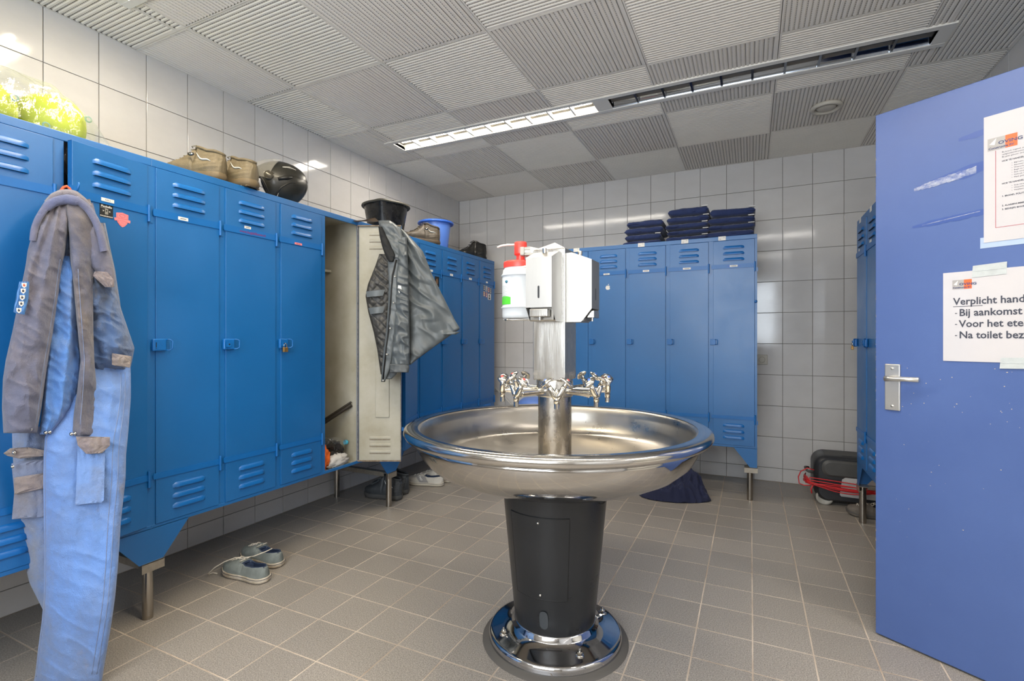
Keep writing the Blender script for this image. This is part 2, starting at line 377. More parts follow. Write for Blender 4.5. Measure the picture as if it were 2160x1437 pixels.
# luminaires: recessed white frame, mirror louvre cells, tube
TUBE = mat('tube_glow', '#FFF3DD', .4, emit=120); TUBEOFF = mat('tube_unlit', '#5E605F', .3)
MIR = mat('mirror_louvre_unlit', '#858C96', .12, metal=1); MIRL = mat('mirror_louvre_lit', '#F2F0EA', .45, metal=.5)  # same louvre metal; tube glow painted into the lit copy, unlit one darkened
def luminaire(label, x0, x1, y0, y1, spans):
    t = thing('ceiling_light', label, 'ceiling light', ((x0+x1)/2, (y0+y1)/2, CEIL)); cx = (x0+x1)/2; hw = (y1-y0)/2
    b = B(); f = .022
    b.box(x0-cx-.02, x1-cx+.02, -hw-.012, -hw+f, -.006, .02); b.box(x0-cx-.02, x1-cx+.02, hw-f, hw+.012, -.006, .02)
    xs_ = [x0]+[v for s in spans for v in s[:2]]+[x1]
    for k in range(0, len(xs_), 2): b.box(xs_[k]-cx-(.02 if k == 0 else 0), xs_[k+1]-cx+(.02 if k == len(xs_)-2 else 0), -hw+f, hw-f, -.005, .02)
    b.build('frame', M['frame_w'], t)
    for a, c, on in spans:
        b = B(); a -= cx; c -= cx; n = 10; q = hw-f
        for sgn in (-1, 1):      # curved side reflectors
            b.grid([[(a, sgn*q*(1-.55*(k/5)**1.5), k/5*.05), (c, sgn*q*(1-.55*(k/5)**1.5), k/5*.05)] for k in range(6)])
        b.box(a, c, -.02, .02, .05, .052); b.box(a-.003, a, -q, q, 0, .055); b.box(c, c+.003, -q, q, 0, .055)
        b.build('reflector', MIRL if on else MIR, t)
        for k in range(1, n):
            xx = a+(c-a)*k/n; b = B()
            pr = [(-.006, 0), (-.001, .045), (.001, .045), (.006, 0)]
            b.add([(xx+p_, s_*q, z) for s_ in (-1, 1) for p_, z in pr], [(0, 1, 5, 4), (1, 2, 6, 5), (2, 3, 7, 6), (3, 0, 4, 7)])
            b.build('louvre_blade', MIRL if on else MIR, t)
        b = B(); b.cyl((a+.03, 0, .036), (c-.03, 0, .036), .012, n=12); b.build('tube', TUBE if on else TUBEOFF, t)
    return t
luminaire('long recessed strip light, left half glowing, right half dark', LX0, LX1, LY0, LY1, [(-2.40, -.875, 1), (-.78, .80, 0)])
luminaire('lit recessed strip light at the top left, only its corner in view', LX0, LX1, NY0, NY1, [(-2.40, -.875, 1), (-.78, .80, 1)])
luminaire('lit recessed strip light behind the camera near the window', -2.1, .7, -.79, -.61, [(-2.06, -.7, 1), (-.6, .66, 1)])
# vent
v = thing('ceiling_vent', 'round cream ceiling air valve in a ribbed panel above the door', 'vent', (.428, 3.655, CEIL))
b = B(); b.lathe([(.062, -.004), (.066, -.02), (.084, -.022), (.088, -.012), (.086, 0), (.06, 0), (.058, .02)], 40); b.build('ring', mat('vent_cream', '#C6BFB1', .4), v)
b = B(); b.lathe([(.0001, -.020), (.035, -.019), (.052, -.014), (.055, -.006), (.045, .0), (.02, .004)], 40); b.build('disc', MATS['vent_cream'], v)
# socket beside the back lockers
so = thing('wall_socket', 'cream double earthed wall socket just right of the back lockers', 'socket', (.085, YB-.001, .982))
cr = mat('socket_cream', '#B5AD9C', .35)
b = B(); b.box(-.04, .04, -.012, 0, -.04, .04, bev=.004); b.build('plate', cr, so)
b = B(); b.lathe([(.0001, .004), (.019, .004), (.021, .016), (.024, .017), (.025, .0)], 28, T(0, -.001, 0) @ Rx(radians(90))); b.build('well', cr, so)
b = B(); 
for s_ in (-.0095, .0095): b.cyl((s_, -.0052, 0), (s_, -.0062, 0), .0028, n=10)
b.build('hole', M['black'], so)
# ------------------------------------------------------------------ the open door
ang = math.atan2(-.54656, .83742)
dr = tag(link('door_1', None, None, (.441, 2.369, .006), (0, 0, ang)), kind='structure')
b = B(); b.box(0, .93, 0, .04, 0, 2.02, bev=.0025); b.build('door_leaf', M['doorblue'], dr)
random.seed(4)
b = B()
for k in range(46):      # chipped paint along the free edge
    z = random.choice([random.uniform(.02, 2), random.uniform(.9, 1.3)]); s_ = random.uniform(.002, .012)
    b.poly([(-.0006, random.uniform(.001, .004), z), (.0008+random.random()*.0025, -.0006, z-s_*.3), (.001, -.0006, z+s_), (-.0006, .004, z+s_*.8)])
for k in range(60):
    x, z, r = random.uniform(.04, .5), random.choice([random.uniform(.1, 1.1), random.uniform(.86, 1.06)]), random.uniform(.0005, .0018)
    b.poly([(x+r*cos(a)*random.uniform(.6, 1.6), -.0006, z+r*sin(a)) for a in np.linspace(0, 2*pi, 7)[:-1]])
b.build('chipped_paint', M['chip'], dr)
def streak(x0, z0, x1, z1, h, seed, m=None, y=-.0007, n=22):
    random.seed(seed); up, lo = [], []
    for k in range(n+1):
        t_ = k/n; x = x0+(x1-x0)*t_; z = z0+(z1-z0)*t_; e = h*min(1, .35+t_*2.2)*random.uniform(.82, 1.08)
        up.append((x, y, z+e*.5)); lo.append((x, y, z-e*.5*random.uniform(.8, 1.1)))
    b = B()
    for k in range(n): b.poly([lo[k], lo[k+1], up[k+1], up[k]])
    return b.build('glue_streak', m or M['doorblue_dk'], dr)
streak(.253, 1.838, .60, 1.862, .034, 1); streak(.135, 1.700, .55, 1.765, .040, 2); streak(.12, 1.560, .32, 1.575, .022, 3)
tapem = mat('clear_tape', '#A8AEBC', .18, vary=.5, vscale=60, bump=1.5, bscale=60, dark='#5266A4')
streak(.125, 1.697, .30, 1.722, .026, 5, tapem, -.0013, 26); streak(.15, 1.562, .31, 1.579, .003, 6, tapem, -.0014)
# handle
b = B(); b.box(.034, .084, -.009, 0, .876, 1.052, bev=.003)
for z in (1.035, .893): b.cyl((.059, -.009, z), (.059, -.0105, z), .005, n=12)
b.build('handle_plate', M['alu'], dr)
b = B(); b.cyl((.059, -.009, .998), (.059, -.047, .998), .010, n=18); b.tube([(.052, -.05, .998), (.075, -.052, .999), (.11, -.052, 1.0), (.157, -.050, 1.0)], [.011, .0095, .009, .0095], 12); b.build('lever_handle', M['alu'], dr)
b = B(); b.box(-.0015, .0, .008, .032, .93, 1.09); b.build('latch_plate', M['alu'], dr)
# notices on the door
def noti(name, label, loc, build):
    t = tag(link(name, None, None), label, 'notice'); t.matrix_world = dr_m @ T(*loc); build(t); return t
dr_m = T(.441, 2.369, .006) @ Rz(ang)
film = mat('laminated_paper', '#CFCBCC', .12, vary=.03, vscale=8, bump=.6, bscale=9, coat=.6)
dkred = mat('print_red_line', '#B4525C', .5); logo_g = mat('logo_grey', '#A9A5A2', .4); logo_o = mat('logo_orange', '#EE6A35', .4); logo_b = mat('logo_navy', '#3C4468', .4)
duct = mat('grey_cloth_tape', '#C4C9C8', .5, vary=.15, vscale=30, bump=.6, bscale=80)
def logo(t, x, z, w, h, y):
    b = B(); b.mi = 0; b.poly([(x, y, z), (x+w*.6, y, z), (x+w*.6, y, z+h), (x, y, z+h)]); b.mi = 1; b.poly([(x+w*.6, y, z), (x+w, y, z), (x+w, y, z+h), (x+w*.6, y, z+h)])
    b.mi = 3; b.poly([(x+w*.06, y-.0003, z+h*.52), (x+w*.30, y-.0003, z+h*.95), (x+w*.24, y-.0003, z+h*.42)])
    b.mi = 2; b.text('OVING', h*.36, T(x+w*.36, y-.0004, z+h*.40) @ Matrix.Scale(1.25, 4, (1, 0, 0)), bold=.0004); b.text('Constructie BV', h*.235, T(x+w*.03, y-.0004, z+h*.10) @ Matrix.Scale(1.02, 4, (1, 0, 0)), bold=.0003)
    b.build('logo', [logo_g, logo_o, logo_b, M['tagw']], t)
def n1(t):
    b = B(); b.box(0, .297, -.0018, 0, 0, .42); b.build('sheet', film, t)
    b = B(); y = -.0024
    b.mi = 0
    for x0, x1, z0, z1 in ((.029, .0305, .045, .30), (.029, .29, .0445, .046), (.10, .29, .317, .3185)): b.poly([(x0, y, z0), (x1, y, z0), (x1, y, z1), (x0, y, z1)])
    b.build('red_border', dkred, t)
    b = B()
    def tx(s_, x, z, h, bold=0): b.text(s_, h, T(x, y, z), bold=bold)
    tx('ALARMPROCEDURE', .120, .332, .010, .0002)
    for k, s_ in enumerate(('Bij brand, ongeval, ongeval of ontruiming', 'veiligheidsinstructies, volgens interne', 'Bij geen gehoor: dringende situatie is')): tx(s_, .045, .288-k*.008, .0062)
    tx('HOE TE HANDELEN BIJ BRAND', .045, .258, .0068, .0002)
    for k, s_ in enumerate(('Blijf kalm, paniek is gevaarlijk', 'Alarmeer direct de omgeving', 'Waarschuw direct collega\'s', 'Begin zo mogelijk met blussen', 'Sluit ramen en deuren', 'Gebruik nooduitgangen bij rook', 'Maak geen gebruik van liften')): tx('•  '+s_, .068, .246-k*.0078, .0060)
    tx('HOE TE HANDELEN BIJ ERNSTIG ONGEVAL', .045, .184, .0068, .0002)
    for k, s_ in enumerate(('Stop verwonderd proces en', 'Waarschuw EHBO en omgeving', 'Verplaats slachtoffer niet')): tx('•  '+s_, .068, .173-k*.0078, .0060)
    tx('1. BRAND, POLITIE, GGD', .045, .143, .0068, .0002); tx('2. ALARMNUMMER NIET URGENT', .045, .112, .0068, .0002); tx('3. BEDRIJFS BHV/EHBO', .045, .100, .0068, .0002)
    for k in range(4): tx('•  Naam', .115, .102-k*.0085, .0062)
    for k in range(2): tx('•  Bureau', .115, .062-k*.0085, .0062)
    b.build('printed_text', M['ink'], t)
    logo(t, .010, .302, .072, .041, -.0026)
noti('notice', 'tall laminated alarm instructions notice on the blue door, above the other notice', (.3195, -.0012, 1.470), n1)
tp = B(); tp.box(.310, .62, -.0013, -.0004, 1.452, 1.488); tp.build('tape_strip', mat('pale_tape', '#AFC0DA', .2, bump=.4, bscale=60), dr)
def n2(t):
    b = B(); b.box(0, .297, -.0018, 0, 0, .31); b.build('sheet', film, t)
    b = B(); y = -.0024
    def tx(s_, x, z, h=.046, sc=.62): b.text(s_, h, T(x, y, z) @ Matrix.Scale(sc*1.15, 4, (1, 0, 0)), bold=.0007)
    tx('Verplicht handen', .0285, .196, .034, .78); b.poly([(.028, y, .189), (.106, y, .189), (.106, y, .1908), (.028, y, .1908)])
    for k, s_ in enumerate(('Bij aankomst', 'Voor het eten', 'Na toilet bezoek')):
        z = .157-k*.0385; tx(s_, .044, z, .034, .78); b.poly([(.033, y, z+.008), (.039, y, z+.008), (.039, y, z+.0105), (.033, y, z+.0105)])
    b.build('printed_text', M['ink'], t)
    logo(t, .026, .250, .052, .032, -.0026)
    for x0, z0, x1, z1 in ((.078, .286, .165, .330), (.148, -.020, .26, .020)):
        b = B(); b.prism([(x0, z0), (x1, z0+.004), (x1+.001, z1), (x0+.003, z1-.004)], -.0034, -.0026); b.prism([(x0+.002, (z0+z1)/2-.002), (x1, (z0+z1)/2+.001), (x1, (z0+z1)/2+.003), (x0+.002, (z0+z1)/2)], -.0042, -.0034); b.build('tape_strip', duct, t)
noti('notice', 'laminated hand washing notice with big bold text on the blue door', (.211, -.0012, 1.070), n2)
# ------------------------------------------------------------------ lockers
Z0, Z1, PIT, DEP = .370, 1.895, .3045, .55
DW = .272   # door width
def louver_mesh():
    b = B(); b.smooth = True; L = .142; n = 10; P_ = []
    prof = [(.0, .011), (-.0035, .0095), (-.0075, .004), (-.0095, -.004), (-.0095, -.0105)]
    for i in range(n+1):
        t = i/n; e = min(1, min(t, 1-t)*L/.010); e = math.sqrt(max(0, 1-(1-e)**2)) if e < 1 else 1
        P_.append([(-L/2+L*t, v*e, z if e > .02 else -.0105+(z+.0105)*.6) for v, z in prof])
    b.grid(P_, flip=True); b.mi = 1; b.add([(-L/2+.006, -.0088, -.0106), (L/2-.006, -.0088, -.0106), (L/2-.006, .0006, -.0106), (-L/2+.006, .0006, -.0106)], [(0, 1, 2, 3)], smooth=False)
    return b.mesh('louver', [M['blue_edge'], M['black']])
def slot_mesh():
    b = B(); L = .140; b.smooth = True; P_ = []
    prof = [(.0, .011), (.003, .009), (.004, .0), (.004, -.008), (.0, -.0105)]
    for i in range(11):
        t = i/10; e = 1 if .04 < t < .96 else 0; P_.append([(-L/2+L*t, (v if e else 0), z) for v, z in prof])
    b.grid(P_); b.mi = 1; b.box(-L/2+.004, L/2-.004, .0008, .0035, -.012, -.0095)
    return b.mesh('louver', [M['beige'], M['rust']])
LOUV = louver_mesh(); SLOT = slot_mesh()
def door_mesh(w=DW, beige=False):
    h0, h1 = Z0+.017, Z1-.033; b = B(); x0, x1 = -w, 0
    b.box(x0, x1, -.0045, .0005, h0, h1, bev=.0012)
    b.box(x0, x0+.0015, 0, .018, h0, h1); b.box(x1-.0015, x1, 0, .018, h0, h1); b.box(x0, x1, 0, .018, h0, h0+.0015); b.box(x0, x1, 0, .018, h1-.0015, h1)
    return b.mesh('door', M['blue'])
DOORM = door_mesh()
def strap_mesh():
    for z0, z1 in ((1.660, 1.690), (.573, .597)):
        b = B(); b.prism([(-DW-.012, z0+.006), (-DW-.008, z0), (.0, z0), (.0, z1), (-DW-.008, z1), (-DW-.012, z1-.006)], -.0082, -.0046); yield b.mesh('strap', M['blue_edge'])
STRAP = list(strap_mesh())
def hinge_mesh():
    for z0, z1 in ((1.632, 1.700), (.545, .612)):
        b = B(); b.cyl((.003, -.009, z0), (.003, -.009, z1), .0055, n=10); yield b.mesh('hinge', M['blue_edge'])
HINGE = list(hinge_mesh())
def lock_mesh(style=0):
    b = B(); x0, x1, z0, z1 = -DW-.020, -DW+.056, 1.103, 1.154
    if style == 0:
        b.box(x0, x0+.053, -.022, -.006, z0, z1, bev=.005)
        b.tube([(x0+.050, -.018, z0+.003), (x0+.062, -.026, z0+.003), (x0+.071, -.030, z0+.010), (x0+.071, -.030, z1-.010), (x0+.062, -.026, z1-.003), (x0+.050, -.018, z1-.003)], .0028, 8)
        for dx, dz in ((.022, .040), (.034, .026), (.024, .008), (.012, .014)): b.ball((x0+dx, -.0225, z0+dz), .002, .0015, .002, 8, 6)
        b.mi = 1; b.box(x0+.010, x0+.013, -.0226, -.0222, z0+.010, z0+.036)
    else:
        b.box(x0, x0+.038, -.012, -.004, z0+.004, z1-.004, bev=.002)
        b.tube([(x0+.034, -.010, z0+.008), (x0+.05, -.030, z0+.008), (x0+.05, -.030, z1-.008), (x0+.034, -.010, z1-.008)], .0025, 8)
        for dx, dz in ((.012, .036), (.024, .026), (.012, .014)): b.ball((x0+dx, -.0125, z0+dz), .002, .0015, .002, 8, 6)
    return b.mesh('lock', [M['blue_edge'], M['black']])
LOCK = [lock_mesh(0), lock_mesh(1)]
def hasp_mesh():
    b = B(); x0 = -DW-.020
    b.prism([(x0+.018+.013*cos(a), 1.128+.013*sin(a)) for a in np.linspace(-pi/2, pi/2, 9)]+[(x0+.006, 1.141), (x0+.006, 1.115)], -.030, -.027); b.mi = 1; b.cyl((x0+.020, -.0304, 1.128), (x0+.020, -.0309, 1.128), .0038, n=12)
    return b.mesh('hasp', [M['blue_edge'], M['black']])
HASP = hasp_mesh()
def name_label(text, w=.036, h=.011, col=None):
    b = B(); b.box(-w/2, w/2, -.0008, 0, -h/2, h/2); b.mi = 1
    if text == '~':      # illegible small print
        for q in range(5): b.poly([(-w*.28+q*w*.12, -.0011, -h*.14), (-w*.28+q*w*.12+w*.09, -.0011, -h*.16), (-w*.28+q*w*.12+w*.09, -.0011, h*.12), (-w*.28+q*w*.12, -.0011, h*.16)])
    elif text: b.text(text, h*.62, T(0, -.0011, -h*.22), align='CENTER')
    return b.mesh('name_label', [col or M['tagw'], M['ink']])
def bank(label, name_loc, rotz, n, doors, end_near=True, end_far=True):
    """n compartments; local x along the fronts from the end seen at the left, -y towards the room"""
    t = thing('locker_bank', label, 'lockers', (*name_loc, 0), rotz, None); Wd = n*PIT
    b = B()      # painted shell
    b.box(0, .0012, 0, DEP, Z0, Z1); b.box(Wd-.0012, Wd, 0, DEP, Z0, Z1); b.box(0, Wd, 0, DEP, Z1-.0012, Z1); b.box(0, Wd, 0, DEP, Z0, Z0+.0012)
    for k in range(n+1):
        hw = .0155; x = k*PIT
        b.box(max(0, x-hw), min(Wd, x+hw), -.001, .012, Z0+.01, Z1-.01)
    b.box(0, Wd, -.003, .010, Z1-.031, Z1, bev=.002); b.box(0, Wd, -.003, .010, Z0, Z0+.016, bev=.002)
    for k in range(1, n+1):     # hinge tabs on the stiles
        for zc in (1.644, .556):
            b.box(k*PIT-.015, k*PIT+.006, -.004, -.001, zc-.014, zc+.014)
    b.build('shell', M['blue'], t)
    b = B()      # inside, beige
    for k in range(n+1):
        x = k*PIT; b.box(max(.0014, x-.004), min(Wd-.0014, x+.004), .013, DEP-.003, Z0+.002, Z1-.002)
    b.box(.0014, Wd-.0014, DEP-.006, DEP-.002, Z0+.002, Z1-.002); b.box(.002, Wd-.002, .0105, DEP-.003, Z0+.0013, Z0+.004); b.box(.002, Wd-.002, .012, DEP-.003, Z1-.004, Z1-.0014)
    b.box(.004, Wd-.004, .24, DEP-.01, 1.585, 1.600)    # hat shelf
    b.build('inner_walls', M['beige'], t)
    for s_, flag in ((0, end_near), (1, end_far)):
        if not flag: continue
        b = B(); x = 0 if s_ == 0 else Wd; g = 1 if s_ == 0 else -1
        b.prism([(x, Z0+.004), (x+g*.150, Z0+.004), (x+g*.150, Z0-.002), (x+g*.045, .236), (x, .232)], -.003, -.0005)
        q = [(.0, Z0+.004), (.16, Z0+.004), (.05, .236), (.0, .232)]
        b.add([(x+g*dx, p[0]-.0005, p[1]) for dx in (0, .0025) for p in q], [(0, 1, 2, 3), (7, 6, 5, 4), (0, 4, 5, 1), (1, 5, 6, 2), (2, 6, 7, 3), (3, 7, 4, 0)])
        b.build('corner_gusset', M['blue'], t)
    for k, dd in enumerate(doors):
        if dd is None: continue
        xh = k*PIT+PIT-.0165; a = radians(dd.get('open', 0))
        d = link('door', DOORM, t, (xh, -.0018, 0), (0, 0, a))
        [link('strap', q_, d) for q_ in STRAP]; [link('hinge', q_, d) for q_ in HINGE]
        for zc in (1.812, 1.769, 1.7255, .530, .4865, .443): link('louver', LOUV, d, (-DW/2, -.0042, zc))
        if dd.get('lock', 1): link('lock', LOCK[dd.get('style', 0)], d)
        if dd.get('hasp'): link('hasp', HASP, d)
        if 'name' in dd:
            dx, dz = dd.get('npos', (-DW*.62, 1.676)); link('name_label', name_label(dd['name'], *dd.get('nsize', (.036, .011)), dd.get('ncol')), d, (dx, -.0088 if abs(dz-1.676) < .012 else -.0050, dz))
        if dd.get('open', 0) > 60 or dd.get('inner'):
            b = B(); h0, h1 = Z0+.02, Z1-.036
            b.box(-DW+.003, -.003, .0008, .0022, h0, h1); b.build('inner_skin', M['beige'], d)
            b = B(); b.box(-DW*.72, -DW*.40, .0022, .010, .66, 1.60, bev=.003); b.build('stiffener', M['beige'], d)
            b = B()
            for x0, x1, z0, z1 in ((-DW, -.0, h0-.004, h0+.003), (-DW, 0, h1-.003, h1+.004), (-DW-.0005, -DW+.003, h0, h1), (-.003, .0005, h0, h1)): b.box(x0, x1, .014, .0192, z0, z1)
            b.build('worn_edge', M['rust'], d)
            for zc in (1.812, 1.769, 1.7255, .530, .4865, .443): link('louver', SLOT, d, (-DW/2, .0014, zc), (0, 0, 0))
        if 'extra' in dd: dd['extra'](d)
    return t
def deco(d, name, mats, fn, label=None):
    b = B(); fn(b); o = b.build(name, mats, d)
    if label: o['label'] = label
    return o
dent_seed = [0]
# --- left wall. local x -> +y, so rotation +90
XFp = -2.225
def picobello(d):
    def f(b):
        b.box(-.037, .037, -.0008, 0, -.037, .037, mi=0); b.mi = 1
        b.text('Picobello', .0165, T(0, -.0011, .018) @ Matrix.Scale(1.0, 4, (1, 0, 0)), align='CENTER', bold=.0005); b.text('ZWAARGEWICHT', .0088, T(0, -.0011, -.0335), align='CENTER', bold=.0003)
        b.poly([(-.034, -.001, .013), (.0, -.001, .013), (.0, -.001, .0137), (-.034, -.001, .0137)])
        b.mi = 2; b.box(-.009, .009, -.0012, -.0009, -.020, .012); b.mi = 0; b.box(-.004, .004, -.0014, -.0012, -.004, .004); b.mi = 1
        for s_ in (-1, 1):
            for a in (-30, 0, 30): b.add([(s_*(.013+q*cos(radians(a))), -.0011, -.002+q*sin(radians(a))+w) for q, w in ((0, -.0008), (.009, -.0006), (.009, .0008), (0, .001))], [(0, 1, 2, 3)])
    o = deco(d, 'sticker', [M['black'], M['tagw'], mat('sticker_grey', '#8E8C84', .5)], f, 'square black sticker with white script lettering'); o.location = (-.158, -.0048, 1.6365); o.scale = (.64, 1, .68)
    def s2(b):
        sh = [(-.030, .028), (0, .034), (.030, .028), (.029, 0), (.024, -.016), (.012, -.030), (0, -.037), (-.012, -.030), (-.024, -.016), (-.029, 0)]
        b.prism(sh, -.0008, 0); b.prism([(-.040, .003), (-.026, .004), (0, .010), (.026, .004), (.040, .003), (.038, -.011), (.026, -.009), (0, -.003), (-.026, -.009), (-.038, -.011)], -.0014, -.0008)
        b.mi = 1; b.text('TEAM WERKPLAATS', .0056, T(0, -.0017, .002), align='CENTER'); b.text('* * *', .008, T(0, -.0011, -.020), align='CENTER')
        b.tube([(x*.85, -.0010, z*.85) for x, z in sh], .0004, 4, closed=True); b.tube([(.014*cos(a), -.001, .018+.007*sin(a)) for a in np.linspace(0, 2*pi, 12)], .0005, 4)
    o = deco(d, 'sticker', [M['pink'], mat('sticker_ink', '#A04B58', .5)], s2, 'pink shield sticker with a ribbon'); o.location = (-.100, -.0048, 1.6165); o.scale = (.76, 1, .80)
def hook(d):
    def f(b):
        x0 = -DW-.004
        b.prism([(x0-.004, 1.672), (x0+.018, 1.672), (x0+.018, 1.700), (x0-.004, 1.700)], -.0065, -.0045); b.tube([(x0+.006, -.006, 1.676), (x0+.004, -.022, 1.674), (x0+.003, -.034, 1.682), (x0+.003, -.040, 1.700), (x0+.004, -.036, 1.706)], .0035, 8)
    deco(d, 'coat_hook', M['blue_edge'], f)
def website(d):
    o = deco(d, 'marker_writing', mat('marker_purple', '#7A2A6A', .5), lambda b: b.text('www.bugabilbouw.nl', .017, T(0, 0, 0), bold=.0003)); o.location = (-.205, -.0088, 1.668)
bank('blue locker bank nearest the camera, with the ajar door the coverall hangs on', (XFp, 1.2115-5*PIT), radians(90), 5,
     [{}, {}, {}, {'name': '~', 'npos': (-.245+.02, 1.676)}, {'open': 9, 'lock': 0, 'name': 'NIELS', 'npos': (-.156, 1.6765), 'nsize': (.046, .013), 'extra': lambda d: (picobello(d), hook(d))}])
# the ajar door of the fifth locker turns on its right edge towards the room
bankC = bank('middle blue locker bank on the left wall with one door wide open', (XFp, 1.2115), radians(90), 5,
     [{'name': '~', 'npos': (-.165, 1.672), 'nsize': (.042, .014)}, {'name': '~', 'npos': (-.160, 1.697), 'nsize': (.035, .012), 'hasp': 1, 'extra': website},
      {'name': '~', 'npos': (-.165, 1.668), 'nsize': (.048, .011), 'ncol': M['pink'], 'hasp': 1}, {'open': 115, 'lock': 0, 'inner': 1}, {}])
def photos(d):
    cols = ['#3B3A3C', '#D8D6D0', '#9A4A48', '#4A4644', '#B8783C', '#A05558', '#DCDAD4']
    pos = [(-.195, 1.622, .032, .048), (-.150, 1.618, .032, .050), (-.108, 1.610, .032, .048), (-.068, 1.604, .030, .048), (-.195, 1.566, .032, .046), (-.150, 1.560, .032, .048), (-.094, 1.548, .062, .060)]
    for c, (x, z, w, h) in zip(cols, pos):
        m1 = mat('picture_'+c, c, .4); m2 = M['tagw']
        def f(b, w=w, h=h, c=c):
            b.box(-w/2, w/2, -.0006, 0, -h/2, h/2); b.mi = 1 if c not in ('#D8D6D0', '#DCDAD4') else 2
            b.ball((0, -.0006, h*.12), w*.2, .0003, h*.17, 10, 6); b.box(-w*.22, w*.22, -.0009, -.0006, -h*.42, -h*.12)
            b.box(-w*.45, w*.45, -.0009, -.0006, h*.40, h*.47)
        o = deco(d, 'sticker', [m1, m2, M['ink']], f); o.location = (x, -.0046, z)
def smallpic(d):
    o = deco(d, 'sticker', [M['black'], mat('flame_brown', '#7A5A40', .5)], lambda b: (b.box(-.03, .03, -.0006, 0, -.04, .04), setattr(b, 'mi', 1), b.ball((0, -.0006, 0), .012, .0003, .025, 10, 6)), 'small dark picture'); o.location = (-.05, -.0046, 1.60)
bank('far blue locker bank on the left wall, under the blue bucket', (XFp, 1.2115+5*PIT), radians(90), 5,
     [{'open': 19, 'lock': 0}, {'name': '12', 'nsize': (.034, .016), 'npos': (-.13, 1.676), 'extra': smallpic}, {'name': '14', 'nsize': (.045, .018), 'npos': (-.15, 1.676), 'style': 1},
      {'name': '28', 'nsize': (.048, .017), 'npos': (-.15, 1.676), 'style': 1}, {'name': '3', 'nsize': (.038, .015), 'npos': (-.15, 1.676), 'style': 1, 'extra': photos}], end_far=True)
# --- back wall
def apple(d):
    def f(b):
        pts = []
        for k in range(40):
            a = 2*pi*k/40+pi/2; r = .0185*(1-.16*math.exp(-((a-pi/2) % (2*pi))**2*8)-.16*math.exp(-((pi/2-a) % (2*pi))**2*8)-.10*math.exp(-(((a-3*pi/2))**2)*14))
            x, z = r*cos(a), r*sin(a)*1.0
            dx, dz = x-.0215, z-.002; q = math.hypot(dx, dz)
            if q < .0085: x, z = .0215+dx/q*.0085, .002+dz/q*.0085
            pts.append((x, z))
        b.prism(pts, -.0006, 0); b.prism([(.0, .019), (.002, .026), (.008, .030), (.0075, .024), (.004, .020)], -.0006, 0)
    o = deco(d, 'sticker', M['tagw'], f, 'white fruit logo sticker'); o.location = (-.140, -.0046, 1.560)
def smear(d):
    o = deco(d, 'paint_smear', mat('dark_blue_smear', '#0A55A6', .35), lambda b: b.add([(.048*cos(a), 0, .009*sin(a)) for a in np.linspace(0, 2*pi, 16)[:-1]], [tuple(range(15))])); o.location = (-.135, -.0085, 1.676)
BX = .043-5*PIT
bk = bank('blue locker bank against the tiled back wall with folded navy workwear piled on top', (BX, 3.93), 0, 5,
     [{'style': 1}, {'name': '~', 'nsize': (.05, .013), 'npos': (-.15, 1.668), 'style': 1, 'extra': apple}, {'name': '~', 'nsize': (.048, .014), 'npos': (-.145, 1.676), 'style': 1},
      {'name': '~', 'nsize': (.056, .014), 'npos': (-.15, 1.676), 'style': 1}, {'name': '~', 'nsize': (.052, .014), 'npos': (-.135, 1.676), 'style': 1, 'extra': smear}])
for x, s_ in ((-1.29, '1'), (-.765, '22'), (-.443, '23'), (-.186, '24')):
    b = B(); b.box(-.025, .025, -.0008, 0, -.015, .015); b.mi = 1; b.text(s_, .012, T(-.018, -.0011, -.009)); b.text('76', .009, T(.008, -.0011, .004)); b.build('paper_tag', [M['tagw'], M['ink']], bk, (x-BX, -.0034, Z1-.014))
b = B(); b.cyl((0, 0, 0), (0, -.012, 0), .010, n=14); b.build('end_knob', M['blue_edge'], bk, (5*PIT-.008, -.001, 1.417))
# --- right wall; local x -> -y
rb = bank('blue locker bank against the right wall, mostly hidden behind the open door', (.613, 3.79), radians(-90), 4,
     [{'name': '11', 'nsize': (.03, .014), 'npos': (-.20, 1.700), 'hasp': 1}, {'name': '8', 'nsize': (.05, .014), 'npos': (-.18, 1.700), 'hasp': 1}, {}, {}])
for x in (.10, .40):
    b = B(); b.box(-.025, .025, -.0008, 0, -.015, .015); b.build('paper_tag', M['tagw'], rb, (x, -.0034, Z1-.014))
# stands
def stand(label, x, y, rotz, n=2, back=.50):
    t = thing('locker_stand', label, 'stand', (x, y, 0), rotz, 'two-legged steel stands under the locker banks')
    for yy in (.022, back):
        b = B(); b.cyl((0, yy, .0), (0, yy, .236), .0195, n=24); b.build('leg', M['legsteel'], t)
    b = B(); b.prism([(-.036, .198), (.050, .200), (.050, .238), (-.036, .236)], -.006, -.003); b.prism([(-.036, .2335), (.050, .2335), (.050, .2365), (-.036, .2365)], -.006, .05)
    b.build('bracket', M['galv'], t)
    b = B(); b.box(-.02, .02, .05, back+.02, .228, .2345); b.box(-.02, -.017, .05, back+.02, .205, .228); b.build('rail', M['galv'], t)
for y, s_ in ((1.2115, 'nearest steel locker stand, beside the coverall trouser leg'), (1.2115+5*PIT, 'steel locker stand in front of the black boots'), (1.2115+10*PIT-.03, 'steel locker stand in the left back corner behind the basin')):
    stand(s_, XFp, y, radians(90))
stand('steel locker stand left of the frame under the nearest lockers', XFp, 1.2115-5*PIT+.03, radians(90))
stand('steel locker stand at the right end of the back lockers', -.003, 3.93, 0); stand('steel locker stand behind the wash fountain under the back lockers', BX+.035, 3.93, 0)
stand('steel locker stand beside the vacuum case', .613, 3.765, radians(-90)); stand('steel locker stand hidden behind the open door', .613, 3.79-4*PIT+.03, radians(-90))
